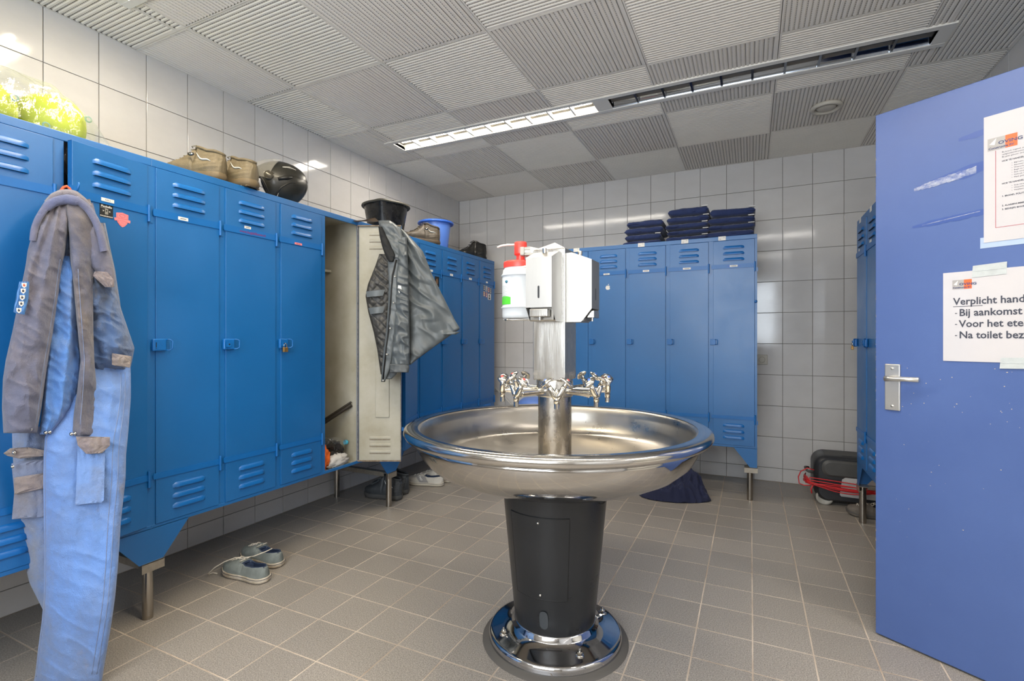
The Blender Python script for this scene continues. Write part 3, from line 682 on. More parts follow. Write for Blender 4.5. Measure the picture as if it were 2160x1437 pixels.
def padlock(label, loc, rotz):
    t = thing('padlock', label, 'padlock', loc, rotz)
    b = B(); b.box(-.0135, .0135, -.006, .006, 0, .024, bev=.002); b.build('lock_body', M['brass'], t)
    b = B(); b.tube([(-.0085, 0, .022)]+[(.0085*cos(a)*-1, 0, .036+.0085*sin(a)) for a in np.linspace(0, pi, 9)]+[(.0085, 0, .022)], .0022, 8); b.build('shackle', M['chrome'], t)
padlock('small brass padlock on the third locker under the helmet', (XFp+.031, 1.2115+2*PIT+.022, 1.084), radians(90))
padlock('small brass padlock on the right wall lockers', (.613-.032, 3.768, 1.084), radians(-90))
# ------------------------------------------------------------------ wash fountain
FX, FY, KF = -.6855, 1.8195, 1.036
ZK = EYE-EYE*KF
def fl_(pr): return [(r/KF, (z-ZK)/KF) for r, z in pr]      # base parts given in room metres
wf = thing('wash_fountain', 'round stainless steel wash fountain on a dark pedestal in the middle of the room', 'wash fountain', (FX, FY, ZK)); wf.scale = (KF,)*3
b = B(); b.lathe([(.505, .800), (.530, .803), (.546, .809), (.553, .820), (.551, .832), (.541, .838), (.520, .8385), (.506, .836), (.497, .827), (.493, .80), (.488, .77), (.476, .738), (.462, .722), (.452, .715), (.440, .712), (.40, .7085), (.30, .699), (.20, .690), (.08, .680)], 128, mi=0)
b.build('basin_inside', M['steel_in'], wf)
b = B(); b.lathe([(.07, .640), (.26, .642), (.33, .650), (.395, .668), (.448, .694), (.486, .728), (.506, .762), (.515, .785), (.518, .800), (.510, .802)], 128); b.build('basin_shell', mat('basin_shell_steel', '#C6C3BF', .09, metal=1, vary=.12, vscale=5, rv=.05), wf)
b = B(); b.lathe([(.505, .8375), (.519, .8395), (.541, .8392), (.5535, .832), (.556, .820), (.549, .808), (.532, .8015), (.519, .7995)], 128); b.build('basin_rim', mat('rim_steel', '#CCC9C4', .15, metal=1, vary=.12, vscale=8, rv=.06), wf)
b = B(); b.lathe([(.148, .110), (.1495, .124), (.1985, .640)], 96)
o_ = b.build('pedestal', M['charcoal'], wf)
# direction from the fountain to the doorway side the panel faces
pa = math.atan2(-FY, -FX)+radians(-5)
def on_cone(a, z, off=0):
    r = .1495+(z-.124)/(.640-.124)*(.1985-.1495)+off; return (r*cos(a), r*sin(a), z)
b = B()
rows = []
A0, A1 = pa-radians(49), pa+radians(20)
for k in range(21):
    a_ = A0+(A1-A0)*k/20; rows.append([on_cone(a_, z, .0025) for z in np.linspace(.255, .545, 6)])
b.grid(rows)
ed = [on_cone(A0+(A1-A0)*k/20, .545, .001) for k in range(21)]+[on_cone(A1, z, .001) for z in np.linspace(.54, .26, 8)]+[on_cone(A1+(A0-A1)*k/20, .255, .001) for k in range(21)]+[on_cone(A0, z, .001) for z in np.linspace(.26, .54, 8)]
b.mi = 1; b.tube(ed, .0022, 6, closed=True)
b.mi = 2
for z in (.528, .272): b.ball(on_cone((A0+A1)/2+radians(2), z, .003), .005, .005, .005, 10, 8)
b.build('access_panel', [M['charcoal'], M['black'], M['chrome']], wf)
b = B(); a_ = pa-radians(9)
b.grid([[on_cone(a_+dx, z, .0034) for dx in np.linspace(-.10*w, .10*w, 7)] for z, w in ((.150, .2), (.153, .62), (.160, .9), (.175, 1), (.19, 1), (.203, .9), (.211, .62), (.214, .2))]); b.build('blanking_cap', mat('cap_charcoal', '#3C4044', .4), wf)
b = B(); a_ = pa+radians(62); b.ball(on_cone(a_, .585, -.001), .016, .016, .012, 14, 10); b.build('finger_hole', M['black'], wf)
b = B(); b.lathe(fl_([(.2555, .001), (.2555, .022), (.2545, .031), (.251, .0375), (.245, .041), (.238, .043), (.20, .054), (.1685, .0665), (.1665, .069), (.1585, .081), (.1560, .0855), (.1535, .0865), (.150, .083)]), 128); b.build('base_flange', M['steel_pol'], wf)
b = B(); b.lathe(fl_([(.280, .001), (.276, .004), (.266, .009), (.2545, .013)]), 96); b.build('sealant_ring', M['sealant'], wf)
for a_ in [radians(45+90*k) for k in range(4)]:
    c_ = (.2093/KF*cos(a_), .2093/KF*sin(a_)); zn = (.0515-ZK)/KF-.056
    b = B(); b.lathe([(.0001, .059), (.014, .059), (.0145, .057), (.0155, .052)], 24, T(*c_, zn)); b.lathe([(.0001, .068), (.0085, .068), (.0095, .065), (.0095, .058)], 6, T(*c_, zn), smooth=False); b.cyl((*c_, .06+zn), (*c_, .078+zn), .0042, n=10); b.build('anchor_nut', M['chrome'], wf)
b = B(); b.cyl((0, 0, .672), (0, 0, .945), .0625, n=48, cap=False); b.build('column', mat('limescaled_steel', '#BDB6AC', .26, metal=1, vary=.22, vscale=30, rv=.1, stretch=(1, 1, .5)), wf)
b = B(); b.lathe([(.0625, .940), (.0675, .941), (.0685, .945), (.0685, .998), (.066, 1.003), (.02, 1.003)], 48); b.build('tap_collar', M['steel'], wf)
# square pillar with pyramid cap
b = B(); h = .0625
for x0, x1, y0, y1 in ((-h, h, -h, h),): b.box(x0, x1, y0, y1, 1.003, 1.480, bev=.0025)
b.build('pillar_box', M['steel'], wf)
b = B(); q = h-.002; b.add([(-q, -q, 1.4805), (q, -q, 1.4805), (q, q, 1.4805), (-q, q, 1.4805), (0, 0, 1.514)], [(0, 1, 4), (1, 2, 4), (2, 3, 4), (3, 0, 4)]); b.build('pillar_cap', mat('cap_steel', '#D8D4CC', .3, metal=.9), wf)
# eight double taps
dots = [mat('dot_red', '#D9534A', .4), mat('dot_blue', '#3C66B8', .4)]
def tap(a):
    Mr = Rz(a+pi/2)      # local -y is outwards
    R0, ZP = .196, .962; parts = []
    b = B(); b.cyl((0, -.06, ZP), (0, -.150, ZP), .0115, n=16); b.cyl((0, -.146, ZP), (0, -.172, ZP), .0128, .0120, n=16); b.cyl((0, -.172, ZP), (0, -.188, ZP), .0090, n=16)
    b.tube([(0, -.186, ZP), (0, -R0+.003, ZP-.003), (0, -R0, ZP-.012), (0, -R0, .935)], [.009, .0105, .0105, .0095], 12)
    b.cyl((0, -R0, .940), (0, -R0, .918), .0092, .0088, n=16)
    for s_ in (-1, 1):
        b.tube([(0, -R0, ZP-.014), (s_*.008, -R0, ZP+.002), (s_*.019, -R0+.001, ZP+.020), (s_*.027, -R0+.002, ZP+.033)], [.009, .0105, .0098, .0085], 12)
        b.cyl((s_*.0235, -R0+.0015, ZP+.0285), (s_*.032, -R0+.002, ZP+.042), .0072, n=14)
    b.ball((0, -R0+.012, ZP+.012), .009, .009, .012, 12, 8)
    body = b.build('tap', M['chrome'], wf, rot=(0, 0, a+pi/2))
    for s_ in (-1, 1):
        Mh = T(s_*.034, -R0+.002, ZP+.047) @ Ry(s_*radians(38)) @ Rx(radians(8)) @ Matrix.Scale(1.3, 4)
        b = B(); P_ = []
        for j in range(9):       # lever wings: a flattened, waisted pad
            u = -1+2*j/8; w = .0105+.0045*math.cos(u*pi); e = math.sqrt(max(.0, 1-u**8)); P_.append([(u*.021, max(.003, w)*e*cos(t)*1.0, .0048*e*sin(t)+.004*abs(u)**2*-1) for t in np.linspace(0, 2*pi, 13)[:-1]])
        b.grid([[tuple(p) for p in r] for r in P_], True, Mh); b.lathe([(.0001, .0068), (.006, .0062), (.0075, .003)], 12, Mh)
        b.mi = 1; b.lathe([(.0001, .0080), (.0035, .0077), (.0042, .0064)], 12, Mh)
        b.build('tap_handle', [M['chrome'], dots[0 if s_ > 0 else 1]], body)
for k in range(8): tap(radians(-67.5+45*k))
# soap dispensers hung on the pillar; local -y is the front
def FT(p): return (FX+(p[0]+.665)*KF, FY+(p[1]-1.755)*KF, ZK+p[2]*KF)
def dispenser(label, loc, rotz):
    t = thing('soap_dispenser', label, 'dispenser', FT(loc), rotz); t.scale = (KF,)*3; w = .0485; dd = .094
    pr = [(0, .001), (0, .250), (-.020, .2515), (-dd, .222), (-dd, .048), (-dd+.034, 0.006), (-dd+.040, .001)]
    v = [(s_*w, y, z) for s_ in (-1, 1) for y, z in pr]; n = len(pr)
    f = [tuple(range(n)), tuple(range(2*n-1, n-1, -1))]+[(i, i+n, (i+1) % n+n, (i+1) % n) for i in range(n) if i != 4]
    b = B(); b.add(v, f)
    b.prism([(-.0035, .083), (-.0035, .120), (-.002, .123), (.002, .123), (.0035, .120), (.0035, .083), (.002, .080), (-.002, .080)], -dd-.0006, -dd-.0001, mi=1)
    b.build('housing', [mat('dispenser_steel', '#B5B2AD', .46, metal=.95, vary=.06, vscale=30, stretch=(1, 1, .2)), M['charcoal']], t)
    b = B(); b.box(-.034, .034, -dd-.004, -dd+.022, .016, .042, bev=.002); b.cyl((0, -dd+.012, .004), (0, -dd+.012, .016), .004, n=10); b.build('push_lever', M['steel'], t)
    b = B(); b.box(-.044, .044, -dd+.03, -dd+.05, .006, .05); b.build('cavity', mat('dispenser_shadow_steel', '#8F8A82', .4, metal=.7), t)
    b = B(); b.cyl((0, -.035, .2455), (0, -.037, .262), .0085, n=16); b.build('lock_knob', M['chrome'], t)
dispenser('steel soap dispenser on the front of the wash fountain pillar, its face white with glare', (-.666, 1.755-.0627, 1.215), 0)
dispenser('steel soap dispenser on the right side of the wash fountain pillar', (-.665+.0627, 1.755, 1.213), radians(90))
# hand cleaner canister on its bracket
ct = thing('soap_canister', 'white hand cleaner canister with a red pump, left of the pillar', 'canister', FT((-.806, 1.755, 1.232))); ct.scale = (KF,)*3
wp = mat('canister_white', '#D5D9DC', .35, vary=.04); rp = M['red']
b = B(); b.lathe([(.0001, 0), (.066, 0), (.0695, .004), (.071, .012), (.071, .036), (.0725, .038), (.0755, .040), (.0755, .043), (.072, .045), (.0705, .048), (.0705, .158), (.072, .161), (.0755, .1625), (.0755, .166), (.072, .169), (.0695, .172), (.068, .186), (.064, .190), (.0635, .204), (.03, .206)], 64); b.build('canister_body', wp, ct)
b = B(); b.lathe([(.0655, .194), (.066, .212), (.0645, .218), (.03, .224), (.013, .226)], 56); b.lathe([(.0165, .225), (.0165, .246)], 24); b.build('screw_cap', rp, ct)
b = B(); b.lathe([(.0165, .240), (.0165, .244), (.0235, .246), (.0245, .250), (.0245, .290), (.023, .295), (.0001, .297)], 36); b.build('pump_head', rp, ct)
b = B(); b.tube([(-.018, -.008, .286), (-.045, -.020, .286), (-.066, -.030, .283), (-.083, -.037, .276)], [.0045, .0042, .004, .0035], 10); b.build('pump_nozzle', mat('nozzle_white', '#EAE4DA', .4), ct)
aw = math.atan2(-1, -.50)
b = B(); b.grid([[(.0713*cos(a), .0713*sin(a), z) for a in np.linspace(aw-.62, aw+.33, 14)] for z in (.052, .155)])
b.mi = 1; b.grid([[(.0716*cos(a), .0716*sin(a), .052+zz*(.022+.010*math.sin((a-aw)*2+2))) for a in np.linspace(aw-.62, aw+.33, 14)] for zz in (0, 1)])
b.mi = 2; b.ball((.0712*cos(aw+.06), .0712*sin(aw+.06), .138), .006, .006, .006, 14, 8)
b.mi = 3
for k in range(11):
    z = .122-k*.0045 if k < 9 else .08-.006*(k-9); a0_ = aw-.5; a1_ = aw+.12+.12*((k*7) % 3-1)
    b.grid([[(.0717*cos(a), .0717*sin(a), z+q_) for a in np.linspace(a0_, a1_, 8)] for q_ in (0, .0008)])
b.build('canister_label', [mat('label_paper', '#DDE2E2', .4), mat('label_green', '#57C93B', .4), mat('label_teal', '#2A6C82', .4), mat('label_grey', '#8C9296', .4)], ct)
b = B(); b.tube([(-.04, -.055, -.006), (-.03, -.058, -.006), (.06, -.03, -.006), (.078, -.01, -.006), (.078, .04, -.006)], .003, 8); b.box(-.05, .075, -.05, .05, -.006, -.001); b.build('bracket', M['steel'], ct)
b = B(); b.tube([(.076, -.02, .195), (.05, -.048, .193), (.0, -.067, .186), (-.03, -.06, .180)], [.005, .0045, .0035, .002], 8); b.build('carry_strap', mat('nozzle_white', '#EAE4DA', .4), ct)
# nail brush lying on the dispenser behind the canister
nb = thing('nail_brush', 'small nail brush with white bristles lying between the red pump and the pillar', 'brush', FT((-.738, 1.715, 1.484)), radians(18)); nb.scale = (KF,)*3
b = B(); b.box(-.046, -.030, -.018, .018, -.020, .012, bev=.004); b.box(-.030, .052, -.016, .016, -.020, -.012, bev=.003); b.build('brush_back', mat('brush_grey', '#A9A59E', .5), nb)
b = B(); random.seed(8)
for k in range(150):
    y, z = random.uniform(-.015, .015), random.uniform(-.010, .010); b.cyl((-.030, y, z), (-.008+random.uniform(-.002, .003), y*1.1, z*1.15), .0006, n=4, cap=False)
tag(b.build('bristles', mat('bristle_white', '#EFECE6', .6), nb), kind='stuff')
b = B(); b.prism([(-.008, -.012), (-.008, .012), (.05, -.002), (.05, -.012)], -.015, .015); b.build('brush_body', mat('brush_cream', '#D9D4C8', .5), nb)
# ------------------------------------------------------------------ footwear
def shoe(name, label, group, loc, rotz, L=.29, W=.105, high=0, cols=None, pitch=0, roll=0, lace=True, kind='sneaker', lace_ends=None):
    """one shoe; x towards the toe, heel at -L/2; parts: upper, sole, lining, laces"""
    up, so, li, la, ac = cols
    t = thing(name, label, 'shoe' if kind == 'sneaker' else 'boot', loc, 0, group); t.rotation_euler = (roll, pitch, rotz)
    tt = [0, .03, .09, .20, .35, .50, .62, .74, .85, .93, .975, 1]
    ww = [.10, .48, .70, .80, .77, .84, .95, 1.0, .93, .72, .45, .06]
    def wd(x): return W/2*float(np.interp(x, tt, ww))
    zs = .026 if kind == 'sneaker' else .036
    def soleline(off, z, n=30, curl=1):
        a = [(-L/2+L*(k/n), (wd(k/n)+off)*(1 if 0 < k < n else .3)) for k in range(n+1)]
        pts = [(x+(off if x > 0 else -off)*abs(x/(L/2))**4, y) for x, y in a]
        up_ = lambda x: .012*max(0, (x/L*2-.55)/.45)**2*curl
        ring = [(x, y, z+up_(x)) for x, y in pts]+[(x, -y, z+up_(x)) for x, y in pts[::-1]]
        return ring
    b = B(); rings = [soleline(-.006, 0), soleline(.0, .003), soleline(.004 if kind == 'sneaker' else .006, zs*.5), soleline(.002, zs)] 
    b.grid(rings, True); b.add(rings[0], [tuple(range(len(rings[0])))[::-1]]); b.add(rings[-1], [tuple(range(len(rings[0])))])
    if kind == 'boot':
        for k in range(9):
            x = -L/2+.02+k*(L-.05)/8
            for s_ in (-1, 1): b.box(x-.007, x+.007, s_*wd((x+L/2)/L)*.55-.02, s_*wd((x+L/2)/L)*.55+.02, -.000, .006)
    b.build('sole', so, t)
    if kind == 'sneaker':
        b = B(); b.tube(soleline(.0048, zs*.80), .0011, 5, closed=True); b.build('foxing_stripe', M['ink'], t)
    # heights of the upper
    H0 = .052 if kind == 'sneaker' else .075
    th_ = [0, .04, .12, .25, .40, .48, .58, .70, .82, .92, .98, 1]
    if high: hh_ = [high*.62, high*.80, high*.86, high*.90, high*1.04, high*.98, .088, .066, .052, .040, .024, .004]
    else: hh_ = [.044, .052, .050, .043, .040, .048, .060, .050, .040, .031, .018, .003]
    def ht(x): return float(np.interp(x, th_, hh_))
    te = .50 if not high else .46     # end of the opening
    t0 = .03
    nt_, K = (44, 30) if kind == 'sneaker' else (70, 64); P_ = []; mi_rows = []
    for j in range(nt_+1):
        x = j/nt_; w = wd(x)*.97+.001; h = ht(x); X = -L/2+L*x*.985+.002; row = []
        zz = zs+.012*max(0, (x*2-1-.55)/.45)**2
        opn = t0 < x < te
        lean = 0 if not high else -.02*(1-x)
        for k in range(K+1):
            u = k/K
            if opn:
                cw = w*(.62 if not high else .60); e = min(1, (x-t0)/.08, (te-x)/.06); e = math.sqrt(max(0.02, e)); cw *= e
                if u <= .32: s_ = u/.32; y = -(w+(cw-w)*s_**1.3); z = h*s_
                elif u <= .45: s_ = (u-.32)/.13; y = -(cw-.003)*(1-.05*s_); z = h*(1-s_)+.008*s_
                elif u <= .55: s_ = (u-.45)/.10; y = -(cw-.003)*.95*(1-2*s_); z = .008
                elif u <= .68: s_ = (u-.55)/.13; y = (cw-.003)*(.95+.05*s_); z = .008+(h-.008)*s_
                else: s_ = (u-.68)/.32; y = cw+(w-cw)*s_**.77; z = h*(1-s_)
            else:
                a = pi*u; y = -w*math.copysign(abs(cos(a))**.75, cos(a)); z = h*sin(a)**.72
            wr = nz(X*22+5, y*22, z*20+L*3)*(.0022 if kind == 'sneaker' else .004)
            bulge = (.006*sin(min(1, z/(high*.5))*pi) if high else 0)
            if kind == 'boot' and x < .42: wr += .0016*sin(z*330+X*60)
            row.append((X+lean*z*3, y+math.copysign(bulge+(wr*.6 if kind == 'boot' else 0), y) if abs(y) > .01 else y, zz+z+(wr if kind == 'sneaker' else wr*.4)))
        P_.append(row)
    b = B(); b.grid(P_, flip=False); nf = len(b.f)
    for j in range(nt_):
        x = (j+.5)/nt_
        for k in range(K):
            if t0 < x < te and .32 < (k+.5)/K < .68: b.m[j*K+k] = 1
    b.add(P_[0], [tuple(range(K+1))]); b.build('upper', [up, li], t)
    # collar roll
    c1 = []
    for s_ in (-1, 1):
        xs_ = np.linspace(t0+.012, te-.012, 14); xs_ = xs_ if s_ < 0 else xs_[::-1]
        for x in xs_:
            j = min(nt_, max(0, x*nt_)); j0 = int(j); fr_ = j-j0; k = int(round((.32 if s_ < 0 else .68)*K)); p0 = Vector(P_[j0][k]); p1 = Vector(P_[min(nt_, j0+1)][k]); c1.append(p0.lerp(p1, fr_))
    b = B(); b.tube(c1, .0035 if not high else .0075, 8, closed=True); b.build('collar', li if not high else up, t)
    if lace:
        b = B(); n = 4 if not high else 6
        for k in range(n):
            x = te+.02+(.74-te)*k/(n-1) if not high else te-.02+(.70-te)*k/(n-1); w = .018+.002*k; zc = zs+ht(x)+.003
            x = te+.03+(.74-te)*k/(n-1); zc = P_[int(x*nt_)][K//2][2]+.002; w = .014+.002*k
            for s_ in (-1, 1): b.tube([(-L/2+L*x, -w*s_, zc-.006), (-L/2+L*(x+.02), 0, zc+.002), (-L/2+L*(x+.04), w*s_, zc-.005)], .0021, 6)
        x = te+.01
        for s_ in (-1, 1): b.tube([(-L/2+L*x, 0, zs+ht(x)+.006), (-L/2+L*x-.012, s_*.016, zs+ht(x)+.014), (-L/2+L*x+.004, s_*.030, zs+ht(x)+.004), (-L/2+L*x+.01, s_*.012, zs+ht(x)+.005)], .0020, 6)
        b.build('laces', la, t)
    if ac:
        b = B(); kk = int(.14*K) if kind == 'boot' else int(.12*K)
        for s_ in (0, 1):
            pts = []
            for x in np.linspace(.16, .40, 9):
                u = (x-.16)/.24; kf = (.15+.08*u**2+.02*sin(u*pi*2))*K; kf = kf if s_ == 0 else K-kf; k_ = int(kf); jf = x*nt_; j_ = int(jf); p = Vector(P_[j_][k_]).lerp(Vector(P_[j_][min(K, k_+1)]), kf-k_).lerp(Vector(P_[j_+1][k_]).lerp(Vector(P_[j_+1][min(K, k_+1)]), kf-k_), jf-j_); p.y += (.002 if p.y > 0 else -.002); pts.append(p)
            b.tube(pts, [.0035*sin(pi*(q_+.5)/9)+.0008 for q_ in range(9)], 6)
        b.build('accent_stripe', ac, t)
    return t
canv = mat('canvas_grey', '#7C8380', .85, vary=.3, vscale=30, bump=.4, bscale=500); rub = mat('rubber_cream', '#D5CBBB', .6, vary=.3, vscale=25, dark='#A99679'); linb = mat('lining_navy', '#27344C', .9)
lacw = mat('lace_cream', '#C9C0B2', .8)
def heading(a, b_): return math.atan2(b_[1]-a[1], b_[0]-a[0])
# grey canvas pair (toe points to the wall)
s1 = shoe('sneaker', 'grey canvas sneaker with a white sole and trailing lace, nearer the camera', 'grey canvas sneakers on the floor', (-2.205, 1.628, .0012), radians(180), .285, .108, cols=(canv, rub, linb, lacw, None))
s2 = shoe('sneaker', 'grey canvas sneaker with a white sole, farther from the camera of its pair', 'grey canvas sneakers on the floor', (-2.280, 1.775, .0012), radians(177), .285, .108, cols=(canv, rub, linb, lacw, None))
b = B(); b.tube([(.02, .012, .088), (.055, .02, .088), (.09, .05, .074), (.125, .075, .050), (.155, .085, .020), (.178, .075, .004), (.176, .050, .003), (.150, .046, .003)], .0026, 6); b.tube([(.02, .012, .088), (.0, -.04, .082), (-.02, -.09, .089), (-.03, -.12, .095)], .0026, 6)
b.build('loose_lace', lacw, s1)
# black/grey work boots
bt = (mat('boot_grey', '#3C4044', .55, vary=.25, vscale=25, bump=.5, bscale=300), mat('boot_sole', '#4A4A49', .6, vary=.2, vscale=20), M['black'], mat('lace_dark', '#5B6166', .7), M['tagw'])
shoe('work_boot', 'dark grey work boot with a silver stripe, nearer of the pair behind the steel leg', 'dark grey work boots on the floor', (-2.400, 2.860, .0012), radians(186), .300, .112, .135, bt, kind='boot')
shoe('work_boot', 'dark grey work boot, farther of the pair behind the steel leg', 'dark grey work boots on the floor', (-2.440, 2.985, .0012), radians(189), .300, .112, .135, bt, kind='boot')
lw = mat('leather_offwhite', '#BDB8AE', .5, vary=.12, vscale=20); ls = mat('sole_offwhite', '#CBC2B1', .5)
s3 = shoe('sneaker', 'off-white sneaker with grey lettered side panel beside the basin', 'off-white sneakers on the floor', (-2.315, 3.262, .0012), radians(192), .30, .108, cols=(lw, ls, linb, mat('lace_white', '#C9C6C0', .7), None))
s4 = shoe('sneaker', 'off-white sneaker half hidden behind its lettered pair mate', 'off-white sneakers on the floor', (-2.300, 3.400, .0012), radians(188), .30, .108, cols=(lw, ls, linb, MATS['lace_white'], None))
b = B(); b.smooth = True
b.grid([[(-.045+.075*u+.035*w, .0528+.004*sin(pi*w)-.011*w, .030+.045*w) for w in np.linspace(0, 1, 6)] for u in np.linspace(0, 1, 6)]); b.mi = 1
b.text('PMF', .026, T(.038, .0560, .080) @ Rz(pi) @ Ry(radians(62)), bold=.0006)
b.build('side_panel', [mat('panel_grey', '#8B8886', .6), M['tagw']], s3)
# shoe under the right lockers
shoe('work_shoe', 'dirty grey work shoe on the floor behind the right steel leg', None, (.715, 3.90, .0012), radians(172), .29, .11, cols=(mat('shoe_dirty_grey', '#6F675F', .8, vary=.4, vscale=30), mat('sole_dirty', '#5E5952', .8), M['black'], lacw, None))
# brown boots on top of the lockers
TOP = Z1+.001
br = (mat('boot_brown', '#6E624A', .6, vary=.3, vscale=25, bump=.6, bscale=250), mat('boot_brown_sole', '#6A5A40', .6, vary=.2, vscale=20), mat('boot_brown_lining', '#4B4230', .8), mat('lace_olive', '#6C654F', .7), mat('boot_stripe_silver', '#B9BCBA', .4))
def extras(t):
    b = B(); 
    b.ball((-.02, .058, .112), .016, .003, .009, 16, 8); b.mi = 1; b.ball((-.02, .060, .112), .009, .003, .005, 12, 6)
    b.build('side_badge', [M['black'], M['chrome']], t)
    b = B(); b.tube([(.052+.006*cos(a), .038, .078+.006*sin(a)) for a in np.linspace(0, 2*pi, 12)[:-1]], .0022, 6, closed=True); b.build('yellow_eyelet', mat('eyelet_yellow', '#D9A62C', .4), t)
x1_ = shoe('work_boot', 'brown work boot with a silver stripe, left boot of the pair beside the helmet', 'brown boots on the middle lockers', (-2.375, 1.485, TOP), radians(205), .29, .115, .118, br, kind='boot')
x2_ = shoe('work_boot', 'brown work boot with a silver stripe, right boot of the pair next to the helmet', 'brown boots on the middle lockers', (-2.335, 1.640, TOP), radians(192), .29, .115, .112, br, kind='boot')
br2 = (mat('boot_darkbrown', '#4F463A', .5, vary=.3, vscale=25, bump=.5, bscale=250), mat('boot_darkbrown_sole', '#4E4030', .5), M['black'], mat('lace_brown', '#5A5040', .7), MATS['boot_stripe_silver'])
x3_ = shoe('work_boot', 'dark brown work boot with an orange eyelet in front of the blue bucket', 'dark brown boots between the buckets', (-2.335, 3.235, TOP), radians(235), .30, .115, .125, br2, kind='boot')
x4_ = shoe('work_boot', 'dark brown work boot tucked behind its mate, touching the blue bucket', 'dark brown boots between the buckets', (-2.44, 3.33, TOP), radians(232), .30, .115, .125, br2, kind='boot')
for t_ in (x1_, x3_): extras(t_)
b5 = (mat('boot_black_leather', '#22211F', .35, vary=.2, vscale=20, bump=.4, bscale=200), M['black'], mat('lime_lining', '#9DB41E', .7), M['black'], None)
shoe('work_boot', 'black boot with a lime green tongue at the corner end of the far lockers', None, (-2.38, 4.085, TOP), radians(230), .30, .12, .135, b5, kind='boot')
# ------------------------------------------------------------------ helmet
he = thing('helmet', 'matt black open-face helmet with a raised clear visor on the middle lockers', 'helmet', (-2.40, 1.965, TOP+.118), radians(-132))
# local +x is the face side
hm = mat('helmet_matt_black', '#26251F', .40, vary=.15, vscale=10, coat=.15); hm2 = mat('helmet_trim', '#171614', .45)
def hp(a, e, s_=1.0):
    """a: azimuth from the face, e: elevation"""
    r = .150*(1+.035*cos(2*a)*cos(e))*s_; x = r*cos(e)*cos(a)-.012*sin(e); y = .118*s_*cos(e)*sin(a)*1.06; z = .133*s_*sin(e)
    if e < 0: x *= 1-.12*abs(e); y *= 1-.10*abs(e)
    return (x, y, z)
def low(a):     # lower edge elevation
    f_ = abs(a)/pi; return radians(float(np.interp(f_, [0, .25, .36, .45, .6, 1], [32, 26, -8, -56, -58, -52])))
b = B(); NA, NE = 96, 26
b.grid([[hp(-pi+2*pi*i/NA, low(-pi+2*pi*i/NA)+(pi/2-low(-pi+2*pi*i/NA))*j/NE) for i in range(NA)] for j in range(NE+1)], True)
b.grid([[hp(-pi+2*pi*i/NA, low(-pi+2*pi*i/NA)+(pi/2-low(-pi+2*pi*i/NA))*j/8, .90) for i in range(NA)] for j in range(9)], True, flip=True)
b.build('shell', hm, he)
b = B(); b.tube([Vector(hp(-pi+2*pi*i/NA, low(-pi+2*pi*i/NA), .955)) for i in range(NA)], .0085, 8, closed=True); b.build('edge_trim', hm2, he)
vis = mat('visor_clear', '#CFCBC0', .05, alpha=.28, spec=.8)
b = B(); b.grid([[hp(a, e, 1.10) for a in np.linspace(-1.32, 1.32, 40)] for e in np.linspace(radians(-4), radians(66), 14)]); o = b.build('visor', vis, he)
o.rotation_euler = (0, radians(-14), 0)
for s_ in (-1, 1):
    p = Vector(hp(s_*1.30, radians(8), 1.02)); b = B(); b.lathe([(.0001, .012), (.016, .011), (.019, .008), (.024, .006), (.026, 0)], 28, T(*p) @ Rx(-s_*pi/2)); b.build('pivot', mat('pivot_smoke', '#5C584E', .2, metal=.4), he)
    b = B(); b.tube([hp(s_*a, e, 1.012) for a, e in ((1.62, .02), (1.9, .12), (2.1, .18))], [.009, .012, .006], 8); b.build('side_buckle', hm2, he)
    b = B(); b.tube([hp(s_*a, e, 1.004) for a, e in ((1.75, .62), (2.05, .66), (2.35, .60))], [.003, .007, .004], 8); b.build('top_vent', mat('vent_grey', '#9D9A92', .3), he)
    b = B(); b.tube([hp(s_*a, e, 1.004) for a, e in ((1.55, -.95), (1.6, -.6), (1.75, -.3), (2.0, -.08), (2.25, .0))], [.003, .006, .004, .003, .001], 8); b.build('cheek_line', hm2, he)
    b = B(); b.tube([hp(s_*a, e, 1.006) for a, e in ((1.66, -.80), (1.64, -.66), (1.68, -.52))], [.002, .0045, .002], 8); b.build('reflector', MATS['vent_grey'], he)
b = B(); b.grid([[hp(a, e, 1.012+.02*sin(pi*(a-1.9)/(2*(pi-1.9)))*sin(pi*(e-.25)/.75)) for a in np.linspace(1.9, 2*pi-1.9, 28)] for e in np.linspace(.25, 1.0, 10)]); b.build('rear_spoiler', hm, he)
b = B(); aa, ee = -2.62, -.20; p = Vector(hp(aa, ee, 1.006)); nrm = Vector((cos(aa), sin(aa)*1.1, sin(ee)*.8)).normalized(); xd = Vector((0, 0, 1)).cross(nrm).normalized(); zd = nrm.cross(xd)
Mx = Matrix(((xd.x, -nrm.x, zd.x, p.x), (xd.y, -nrm.y, zd.y, p.y), (xd.z, -nrm.z, zd.z, p.z), (0, 0, 0, 1))); b.text('BOX', .026, Mx @ T(-.025, -.003, 0), bold=.002); b.build('maker_lettering', M['tagw'], he)
b = B(); b.grid([[hp(-pi-.10+q_*.22, -.86+w_*.16, 1.012) for q_ in np.linspace(0, 1, 6)] for w_ in (0, 1)]); b.build('approval_sticker', mat('sticker_silver', '#B5B3AD', .4), he)
b = B(); b.tube([(-.06, -.085, -.10), (-.10, -.10, -.112), (-.14, -.115, -.114), (-.175, -.125, -.114)], [.007, .006, .005, .005], 6); b.build('chin_strap', hm2, he)
